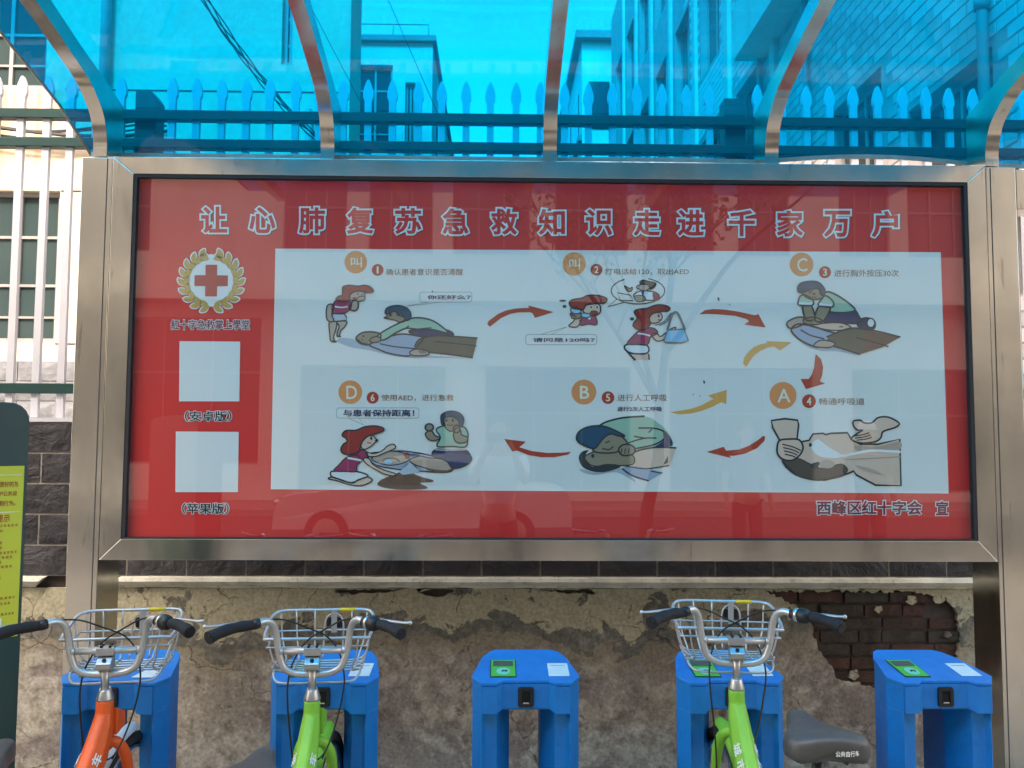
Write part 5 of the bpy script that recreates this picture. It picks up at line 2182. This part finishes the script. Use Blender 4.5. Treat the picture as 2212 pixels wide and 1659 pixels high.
# ================================================================== BICYCLES
def wheel(t, c, side, frame_mat):
    R0 = .298
    q = MB()
    q.tube([(c[0], c[1] + R0 * cos(2 * pi * k / 40), c[2] + R0 * sin(2 * pi * k / 40)) for k in range(40)], .0185, 8, True)
    w_ = q.build('wheel', TYRE, t)
    q = MB()
    q.tube([(c[0], c[1] + .272 * cos(2 * pi * k / 40), c[2] + .272 * sin(2 * pi * k / 40)) for k in range(40)], .011, 6, True, flat=(.8, 1.2))
    q.build('rim', CHROME, w_)
    q = MB()
    for k in range(28):
        an = 2 * pi * k / 28
        s_ = 1 if k % 2 else -1
        a2 = an + .5 * (1 if k % 4 < 2 else -1)
        q.tube([(c[0] + s_ * .028, c[1] + .022 * cos(a2), c[2] + .022 * sin(a2)), (c[0], c[1] + .268 * cos(an), c[2] + .268 * sin(an))], .0013, 4, caps=False)
    q.build('spokes', CHROME, w_, kind='stuff')
    q = MB()
    q.tube([(c[0] - .05, c[1], c[2]), (c[0] - .03, c[1], c[2]), (c[0] - .028, c[1], c[2]), (c[0] + .028, c[1], c[2]), (c[0] + .03, c[1], c[2]), (c[0] + .05, c[1], c[2])], [.008, .008, .026, .026, .008, .008], 12)
    q.build('hub', CHROME, w_)
    return w_


def fender(t, c, a0, a1, m, name='fender', w_=.027, R=.338):
    q = MB()
    vs = []
    n = 22
    prof = [(-1, -.30), (-.8, .1), (-.4, .42), (0, .5), (.4, .42), (.8, .1), (1, -.30)]
    k2 = len(prof)
    for i in range(n + 1):
        an = radians(a0 + (a1 - a0) * i / n)
        e = 1.0 if 0 < i < n else .75
        for lay in (0, 1):
            for px, pz in prof:
                rr = R + pz * .024 - lay * .002
                vs.append((c[0] + px * w_ * e * (1 - .04 * lay), c[1] + rr * cos(an), c[2] + rr * sin(an)))
    fs = []
    M2 = 2 * k2
    for i in range(n):
        for k in range(k2 - 1):
            a_ = i * M2 + k
            fs.append((a_, a_ + 1, a_ + M2 + 1, a_ + M2))
            b_ = a_ + k2
            fs.append((b_, b_ + M2, b_ + M2 + 1, b_ + 1))
        fs.append((i * M2, (i + 1) * M2, (i + 1) * M2 + k2, i * M2 + k2))
        fs.append((i * M2 + k2 - 1, i * M2 + M2 - 1, (i + 1) * M2 + M2 - 1, (i + 1) * M2 + k2 - 1))
    q.add(vs, fs, 0, True)
    return q.build(name, m, t)


def bicycle(x0, y0, paint, fend, label, steer=0.0, dz=0.0, seat=.88, wheel_turn=0.0):
    t = thing('bicycle', label, 'bicycle', (x0, y0, 0), 'public hire bicycles at the docks')
    B = Vector((x0, y0, 0))

    def P(x, y, z):
        return B + Vector((x, y, z + dz * min(1, max(0, z) / .8)))
    cs, sn = cos(steer), sin(steer)

    def S(x, y, z):
        return P(x * cs - y * sn, x * sn + y * cs, z)

    def put(name, m, path, r, n=10, fn=P, sub=0, **kw):
        q_ = MB()
        pts = path if not sub else smooth_path(path, sub)
        q_.tube([fn(*p) for p in pts], r, n, **kw)
        return q_.build(name, m, t)
    # frame: boxy down tube from head to bottom bracket
    q = MB()
    path = [(0, .002, .828), (0, 0, .79), (0, -.010, .755), (0, -.05, .695), (0, -.16, .585), (0, -.30, .455), (0, -.42, .36), (0, -.52, .315)]
    scl = [(.72, .60), (.76, .64), (.90, .92), (1.02, 1.12), (1.08, 1.08), (1.08, 1.0), (1.08, 1.0), (1.0, .9)]
    sect = [(-.013, .042), (.013, .042), (.032, .012), (.024, -.036), (-.024, -.036), (-.032, .012)]
    vs = []
    for i, p in enumerate(path):
        tg = (Vector(path[min(i + 1, 7)]) - Vector(path[max(i - 1, 0)])).normalized()
        upn = Vector((1, 0, 0)).cross(tg)
        if upn.y > 0:
            upn = -upn
        for sx_, su in sect:
            vs.append(P(*(Vector(p) + Vector((sx_ * scl[i][0], 0, 0)) + upn * su * scl[i][1])))
    fs = []
    for i in range(7):
        for k in range(6):
            l = (k + 1) % 6
            fs.append((i * 6 + k, i * 6 + l, (i + 1) * 6 + l, (i + 1) * 6 + k))
    fs += [tuple(range(6))[::-1], tuple(range(42, 48))]
    q.add(vs, fs)
    fr = q.build('frame', paint, t)
    bv = fr.modifiers.new('bevel', 'BEVEL')
    bv.width = .006
    bv.segments = 3
    bv.limit_method = 'ANGLE'
    bv.angle_limit = radians(25)
    q = MB()
    q.tube([P(0, .002, .829), P(0, .001, .80), P(0, .001, .77)], [.0235, .0235, .021], 16)
    q.build('head_tube', paint, t)
    q = MB()
    q.prism([P(.004, .02, .80), P(.004, .075, .775), P(.004, .078, .735), P(.004, .02, .72)], (.026, 0, 0))
    q.build('lock_bracket', paint, t, bevel=.004)
    # steering column, headset, fork
    put('steerer', STEM, [(0, .0, .845), (0, -.004, .925)], .0115, 14)
    q = MB()
    q.tube([P(0, .002, .829), P(0, .002, .833), P(0, .001, .858), P(0, .0, .862)], [.0245, .0245, .0165, .015], 18)
    q.build('headset', STEM, t)
    q = MB()
    q.tube([P(0, .004, .72), P(0, .02, .69)], .022, 10)
    fkt = q.build('fork', paint, t)
    fa = wheel_turn
    fc, fs_ = cos(fa), sin(fa)

    def K(x, y, z):
        return P(x * fc - y * fs_, x * fs_ + y * fc, z)
    for s_ in (-1, 1):
        q = MB()
        q.tube([K(*p) for p in smooth_path([(s_ * .008, .02, .705), (s_ * .034, .035, .690), (s_ * .049, .062, .640), (s_ * .051, .10, .56), (s_ * .050, .18, .43), (s_ * .048, .262, .318)], 5)], [.016] * 11 + [.0155 - .0005 * k for k in range(15)], 10)
        q.build('fork_leg', paint, fkt)
    wc = K(0, .27, .317)
    wheel(t, wc, 1, paint)
    f = fender(t, wc, 82, 190, fend, w_=.024)
    q = MB()
    q.prism([P(-.012, -.01, .655), P(.012, -.01, .655), P(.012, -.03, .60), P(-.012, -.03, .60)], (0, -.004, 0))
    for zz in (.645, .612):
        q.tube([P(0, -.012 - (.655 - zz) * .4, zz), P(0, -.024 - (.655 - zz) * .4, zz)], .005, 8)
    q.build('fender_bracket', CHROME, t)
    # rear part
    wr_ = P(0, -.86, .317)
    wheel(t, wr_, 1, paint)
    fender(t, wr_, 10, 165, fend)
    for s_ in (-1, 1):
        put('chain_stay', paint, [(s_ * .02, -.5, .31), (s_ * .055, -.62, .312), (s_ * .06, -.86, .317)], .010, 8)
        put('seat_stay', paint, [(s_ * .02, -.66, .62), (s_ * .055, -.72, .55), (s_ * .06, -.86, .32)], .008, 8)
    put('seat_tube', paint, [(0, -.52, .29), (0, -.605, .64)], .018, 12)
    put('seat_post', BLACK, [(0, -.60, .60), (0, -.625, seat - .045)], .0125, 12)
    put('crank', ALU, [(.06, -.52, .30), (.07, -.44, .16), (.11, -.44, .16)], .009, 8)
    put('crank', ALU, [(-.06, -.52, .30), (-.07, -.60, .44), (-.11, -.60, .44)], .009, 8)
    for s_, py, pz in ((1, -.44, .16), (-1, -.60, .44)):
        q = MB()
        c = P(s_ * .155, py, pz)
        q.box(c.x - .045, c.x + .045, c.y - .035, c.y + .035, c.z - .01, c.z + .01)
        q.build('pedal', BLACK, t, bevel=.004)
    q = MB()
    q.prism([P(.045, -.44, .36), P(.045, -.95, .36), P(.045, -.95, .29), P(.045, -.44, .24)], (.02, 0, 0))
    q.build('chain_guard', BLACK, t, bevel=.008)
    # saddle
    secs = [(-.478, .010, -.014), (-.482, .018, -.007), (-.495, .025, 0), (-.52, .030, .001), (-.553, .037, -.002), (-.583, .050, .0), (-.612, .068, .003), (-.642, .084, .008), (-.670, .091, .012), (-.697, .088, .013), (-.712, .077, .008), (-.718, .06, .0)]
    q = MB()
    na = 15
    vs = []
    for yy, hw_, zt_ in secs:
        for k in range(na):
            u_ = -1 + 2 * k / (na - 1)
            if abs(u_) < .7:
                a_ = u_ / .7 * radians(82)
                x = hw_ * sin(a_) ** 1 if True else 0
                z = zt_ - .018 * (1 - cos(a_)) * (.6 + hw_ * 6)
            else:
                s2 = (abs(u_) - .7) / .3
                x = hw_ * (.99 + .03 * sin(s2 * pi / 2)) * (1 if u_ > 0 else -1)
                z = zt_ - .018 * (1 - cos(radians(82))) * (.6 + hw_ * 6) - .048 * s2
            vs.append(P(x, yy, seat + z))
    ns = len(secs)
    fs = []
    for i in range(ns - 1):
        for k in range(na - 1):
            fs.append((i * na + k, i * na + k + 1, (i + 1) * na + k + 1, (i + 1) * na + k))
    fs.append(tuple(range(na))[::-1])
    fs.append(tuple((ns - 1) * na + k for k in range(na)))
    fs.append(tuple([i * na for i in range(ns)] + [i * na + na - 1 for i in range(ns - 1, -1, -1)]))
    q.add(vs, fs, 0, True)
    sd2 = q.build('saddle', SADDLE, t)
    sb = sd2.modifiers.new('sub', 'SUBSURF')
    sb.levels = sb.render_levels = 1
    q = MB()
    lettering(q, '公共自行车', lambda a_, b_, h: P(.002 + .052 * a_, -.7205 + .012 * max(0, a_ - .6), seat - .028 + .011 * b_) + Vector((0, -h, 0)), .02, 0)
    q.build('saddle_lettering', STICKER, sd2)
    q = MB()
    for s_ in (-1, 1):
        q.tube([P(s_ * .012, -.51, seat - .045), P(s_ * .02, -.62, seat - .055), P(s_ * .035, -.70, seat - .05)], .0035, 6)
    q.build('saddle_rail', BLACK, sd2)
    # handlebar
    q = MB()
    half = [(-.158, -.055, 1.061), (-.150, -.048, 1.063), (-.132, -.032, 1.065), (-.116, -.014, 1.052), (-.107, -.004, 1.025), (-.102, 0, .99), (-.098, 0, .965), (-.084, 0, .925), (-.058, 0, .908), (-.025, 0, .903)]
    full = half + [(-a_, b_, c_) for a_, b_, c_ in half[::-1]]
    q.tube([S(*p) for p in smooth_path(full, 4)], .0103, 12)
    hb = q.build('handlebar', ALU, t)
    q = MB()
    q.tube([S(-.094, 0, .970), S(.094, 0, .970)], .0100, 12)
    for s_ in (-1, 1):
        q.tube([S(s_ * .086, 0, .970), S(s_ * .094, 0, .970)], .0115, 12)
    q.build('crossbar', ALU, hb)
    # stem clamp
    q = MB()
    q.prism([S(-.021, -.028, .922), S(-.021, -.030, .938), S(-.021, -.008, .957), S(-.021, .016, .957), S(-.021, .016, .918), S(-.021, -.02, .918)], S(.021, 0, 0) - S(-.021, 0, 0))
    cl = q.build('stem_clamp', STEM, t, bevel=.003)
    q = MB()
    q.prism([S(-.026, -.017, .959), S(-.026, -.013, .981), S(-.026, .013, .984), S(-.026, .016, .962), S(-.026, .010, .960), S(-.026, -.010, .958)], S(.025, 0, 0) - S(-.025, 0, 0))
    q.build('clamp_cap', STEM, cl, bevel=.002)
    q = MB()
    for bx in (-.012, .012):
        for by in (-.009, .010):
            q = MB()
            q.tube([S(bx, by, .980), S(bx, by - .001, .987)], .0042, 8)
            q.build('bolt', RUBBER, cl)
    q = MB()
    q.tube([S(0, -.020, .944), S(0, -.023, .949)], .006, 10)
    q.build('bolt', RUBBER, cl)
    # grips
    for s_ in (-1, 1):
        pts = [(s_ * .165, -.062, 1.061), (s_ * .19, -.083, 1.062), (s_ * .215, -.106, 1.061), (s_ * .240, -.132, 1.056), (s_ * .262, -.158, 1.049)]
        if s_ < 0:
            pts = [(-.150, -.048, 1.063)] + pts
        pp = smooth_path(pts, 3)
        nn = len(pp)
        q = MB()
        q.tube([S(*p) for p in pp], [.0145 + .0035 * (k / nn) ** 2 + .0008 * sin(k * 1.4) for k in range(nn)], 14)
        gr = q.build('grip', RUBBER, t)
        q = MB()
        for k in range(3):
            q.ball(S(s_ * (.246 + .006 * k) - .0, -.139 - .007 * k - .014, 1.064 - .003 * k), .0028, 6, 4)
        q.build('grip_holes', BLACK, gr)
        # brake lever
        q = MB()
        q.tube([S(*p) for p in smooth_path([(s_ * .155, -.035, 1.060), (s_ * .185, -.030, 1.063), (s_ * .225, -.055, 1.064), (s_ * .262, -.088, 1.066), (s_ * .285, -.104, 1.068)], 4)], .0046, 8, flat=(1.5, .8))
        q.ball(S(s_ * .285, -.104, 1.068), .0062, 8, 6)
        q.build('brake_lever', ALU, t)
        q = MB()
        q.tube([S(s_ * .146, -.052, 1.063), S(s_ * .163, -.062, 1.062)], .0135, 14)
        q.ball(S(s_ * .150, -.034, 1.062), (.012, .012, .009), 8, 6)
        q.build('lever_clamp', BLACK, t)
    # twist shifter on the right
    q = MB()
    q.tube([S(.160, -.058, 1.0615), S(.168, -.065, 1.0615)], .020, 18)
    ring_ = q.build('shifter_ring', CHROME, t)
    q = MB()
    q.tube([S(.169, -.0655, 1.0615), S(.172, -.068, 1.0615), S(.184, -.079, 1.0615), S(.193, -.086, 1.0615)], [.0205, .023, .021, .0165], 18)
    q.build('twist_shifter', BLACK, t)
    # basket
    fy, ny = .275, .085
    fz, nz = 1.032, .985
    bz = .884
    fwid, nwid, bw = .162, .158, .125

    def wires(name, paths, r, closed=False, sub=0):
        q_ = MB()
        for pth in paths:
            pp_ = smooth_path(pth, sub, closed) if sub else pth
            q_.tube([S(*p) for p in pp_], r, 7, closed)
        return q_.build(name, WIRE, t)
    rim_ = [(-fwid + .045, fy, fz), (0, fy, fz), (fwid - .045, fy, fz), (fwid - .006, fy - .022, fz - .006), (nwid + .004, (fy + ny) / 2, (fz + nz) / 2 - .004), (nwid, ny + .02, nz), (nwid - .03, ny, nz), (-nwid + .03, ny, nz), (-nwid, ny + .02, nz), (-nwid - .004, (fy + ny) / 2, (fz + nz) / 2 - .004), (-fwid + .006, fy - .022, fz - .006)]
    bk = wires('basket', [rim_], .0052, True, 3)
    vert = []
    for k in range(6):
        if k == 3:
            continue
        u_ = -1 + 2 * k / 5
        if abs(u_) > .95:
            u_ *= .93
        vert.append([(u_ * fwid * .92, fy - .002, fz), (u_ * fwid * .88, fy - .008, .95), (u_ * bw, fy - .03, bz + .012), (u_ * bw * .98, fy - .05, bz), (u_ * bw * .98, ny + .03, bz)])
    for k in range(2):
        u_ = -.85 + 1.7 * k
        vert.append([(u_ * nwid * .93, ny, nz), (u_ * nwid * .88, ny + .008, .93), (u_ * bw, ny + .022, bz + .01), (u_ * bw, ny + .035, bz)])
    for s_ in (-1, 1):
        for yy in (ny + .06, fy - .05):
            zz = nz + (fz - nz) * (yy - ny) / (fy - ny)
            vert.append([(s_ * (nwid + .003), yy, zz - .003), (s_ * nwid * .93, yy, .93), (s_ * (bw + .01), yy, bz + .014), (s_ * (bw - .01), yy, bz)])
    vert.append([(.0, fy - .03, bz), (.0, fy - .01, .92), (.002, fy - .004, .985), (.012, fy - .002, 1.012), (.032, fy - .002, 1.022), (.052, fy - .002, 1.012), (.062, fy - .004, .985), (.062, fy - .01, .92), (.06, fy - .03, bz)])
    q = MB()
    for pth in vert:
        q.tube([S(*p) for p in smooth_path(pth, 3)], .0028, 6)
    # horizontal hoops
    for zz, ex in ((.968, .94),):
        hoop = [(-fwid * ex + .02, fy - .006, zz), (fwid * ex - .02, fy - .006, zz), (fwid * ex, fy - .03, zz), (nwid * ex, ny + .03, zz - .01), (nwid * ex - .02, ny + .01, zz - .01), (-nwid * ex + .02, ny + .01, zz - .01), (-nwid * ex, ny + .03, zz - .01), (-fwid * ex, fy - .03, zz)]
        q.tube([S(*p) for p in smooth_path(hoop, 3, True)], .003, 6, True)
    for k in range(5):
        yy = ny + .035 + k * (fy - ny - .075) / 4
        q.tube([S(*p) for p in smooth_path([(-bw - .012, yy, bz + .012), (-bw + .012, yy, bz - .003), (bw - .012, yy, bz - .003), (bw + .012, yy, bz + .012)], 3)], .003, 6)
    loop = [(-.105, ny + .06, bz - .012), (-.13, ny + .03, bz - .002), (-.12, ny - .01, bz - .018), (-.09, ny - .03, bz - .022), (0, ny - .03, bz - .022), (.09, ny - .03, bz - .022), (.12, ny - .01, bz - .018), (.13, ny + .03, bz - .002), (.105, ny + .06, bz - .012)]
    q.tube([S(*p) for p in smooth_path(loop, 3)], .0036, 7)
    q.build('basket_wires', WIRE, bk)
    q = MB()
    q.prism([S(.006, fy + .006, .972), S(.058, fy + .006, .972), S(.058, fy + .006, 1.006), S(.006, fy + .006, 1.006)], S(0, .012, 0) - S(0, 0, 0))
    q.build('reflector', BLACK, bk, bevel=.005)
    q = MB()
    q.prism([S(.023, fy - .006, .960), S(.041, fy - .006, .960), S(.041, fy - .006, 1.03), S(.023, fy - .006, 1.03)], S(0, .002, 0) - S(0, 0, 0))
    brk = q.build('reflector_bracket', ALU, bk)
    q = MB()
    for zz in (.972, .99):
        q.tube([S(.032, fy - .0085, zz), S(.032, fy - .0065, zz)], .0035, 8)
    q.build('rivet', BLACK, brk) if False else None
    q = MB()
    q.tube([S(.050, fy, fz), S(.100, fy, fz)], .0062, 8)
    q.build('yellow_tag', YELLOWTAG, bk)
    # cables
    put('brake_cable', CABLE, [(-.148, -.030, 1.068), (-.09, .03, 1.055), (-.03, .06, 1.025), (.03, .07, .995), (.068, .055, .955), (.086, .035, .905), (.090, .02, .86), (.078, .012, .79), (.058, -.01, .72), (.036, -.04, .672)], .0027, 6, S, 4)
    put('brake_cable', CABLE, [(.15, -.030, 1.066), (.09, .03, 1.053), (.03, .06, 1.02), (-.03, .07, .98), (-.062, .05, .93), (-.074, .03, .88), (-.074, .02, .82), (-.064, .02, .72), (-.055, .04, .62), (-.05, .08, .55)], .0027, 6, S, 4)
    put('gear_cable', CABLE, [(.025, -.03, .668), (.032, -.012, .67), (.042, .0, .68)], .0025, 6, P, 3)
    # frame lettering on both sides of the down tube
    txt = '城市公共自行车'
    a0 = Vector(P(0, -.062, .684))
    a1 = Vector(P(0, -.42, .350))
    dl = (a1 - a0).normalized()
    upv = Vector((1, 0, 0)).cross(dl)
    if upv.z < 0:
        upv = -upv
    for s_ in (-1, 1):
        q = MB()
        fac = (Vector((s_ * .032 * 1.08, 0, 0)) + upv * .012 * 1.05, Vector((s_ * .013 * 1.08, 0, 0)) + upv * .042 * 1.05)
        yd0 = (fac[1] - fac[0]).normalized()
        nf = yd0.cross(dl)
        if nf.x * s_ < 0:
            nf = -nf
        for i, ch in enumerate(txt):
            if s_ < 0:
                org, xd = a0 + dl * (.0 + i * .047), dl
            else:
                org, xd = a0 + dl * (.0 + (6 - i) * .047 + .034), -dl
            org = org + fac[0] + nf * .0016 + yd0 * .003
            lettering(q, ch, lambda u_, v_, h: org + xd * .033 * u_ + yd0 * .028 * v_ + nf * h, .02, 0)
        q.build('frame_lettering', STICKER, fr)
    return t


bicycle(-1.142, 2.50, ORANGE, WFENDER, 'orange hire bicycle with a white mudguard and wire basket, leftmost of the three', radians(9), .0, .895, radians(10))
bicycle(-.538, 2.50, LIME, LIME, 'lime green hire bicycle left of the empty middle dock', radians(5), .0, .875, radians(2))
bicycle(.716, 2.50, LIME, LIME, 'lime green hire bicycle right of the empty middle dock, grey saddle showing', radians(-6), .030, .93, radians(-7))
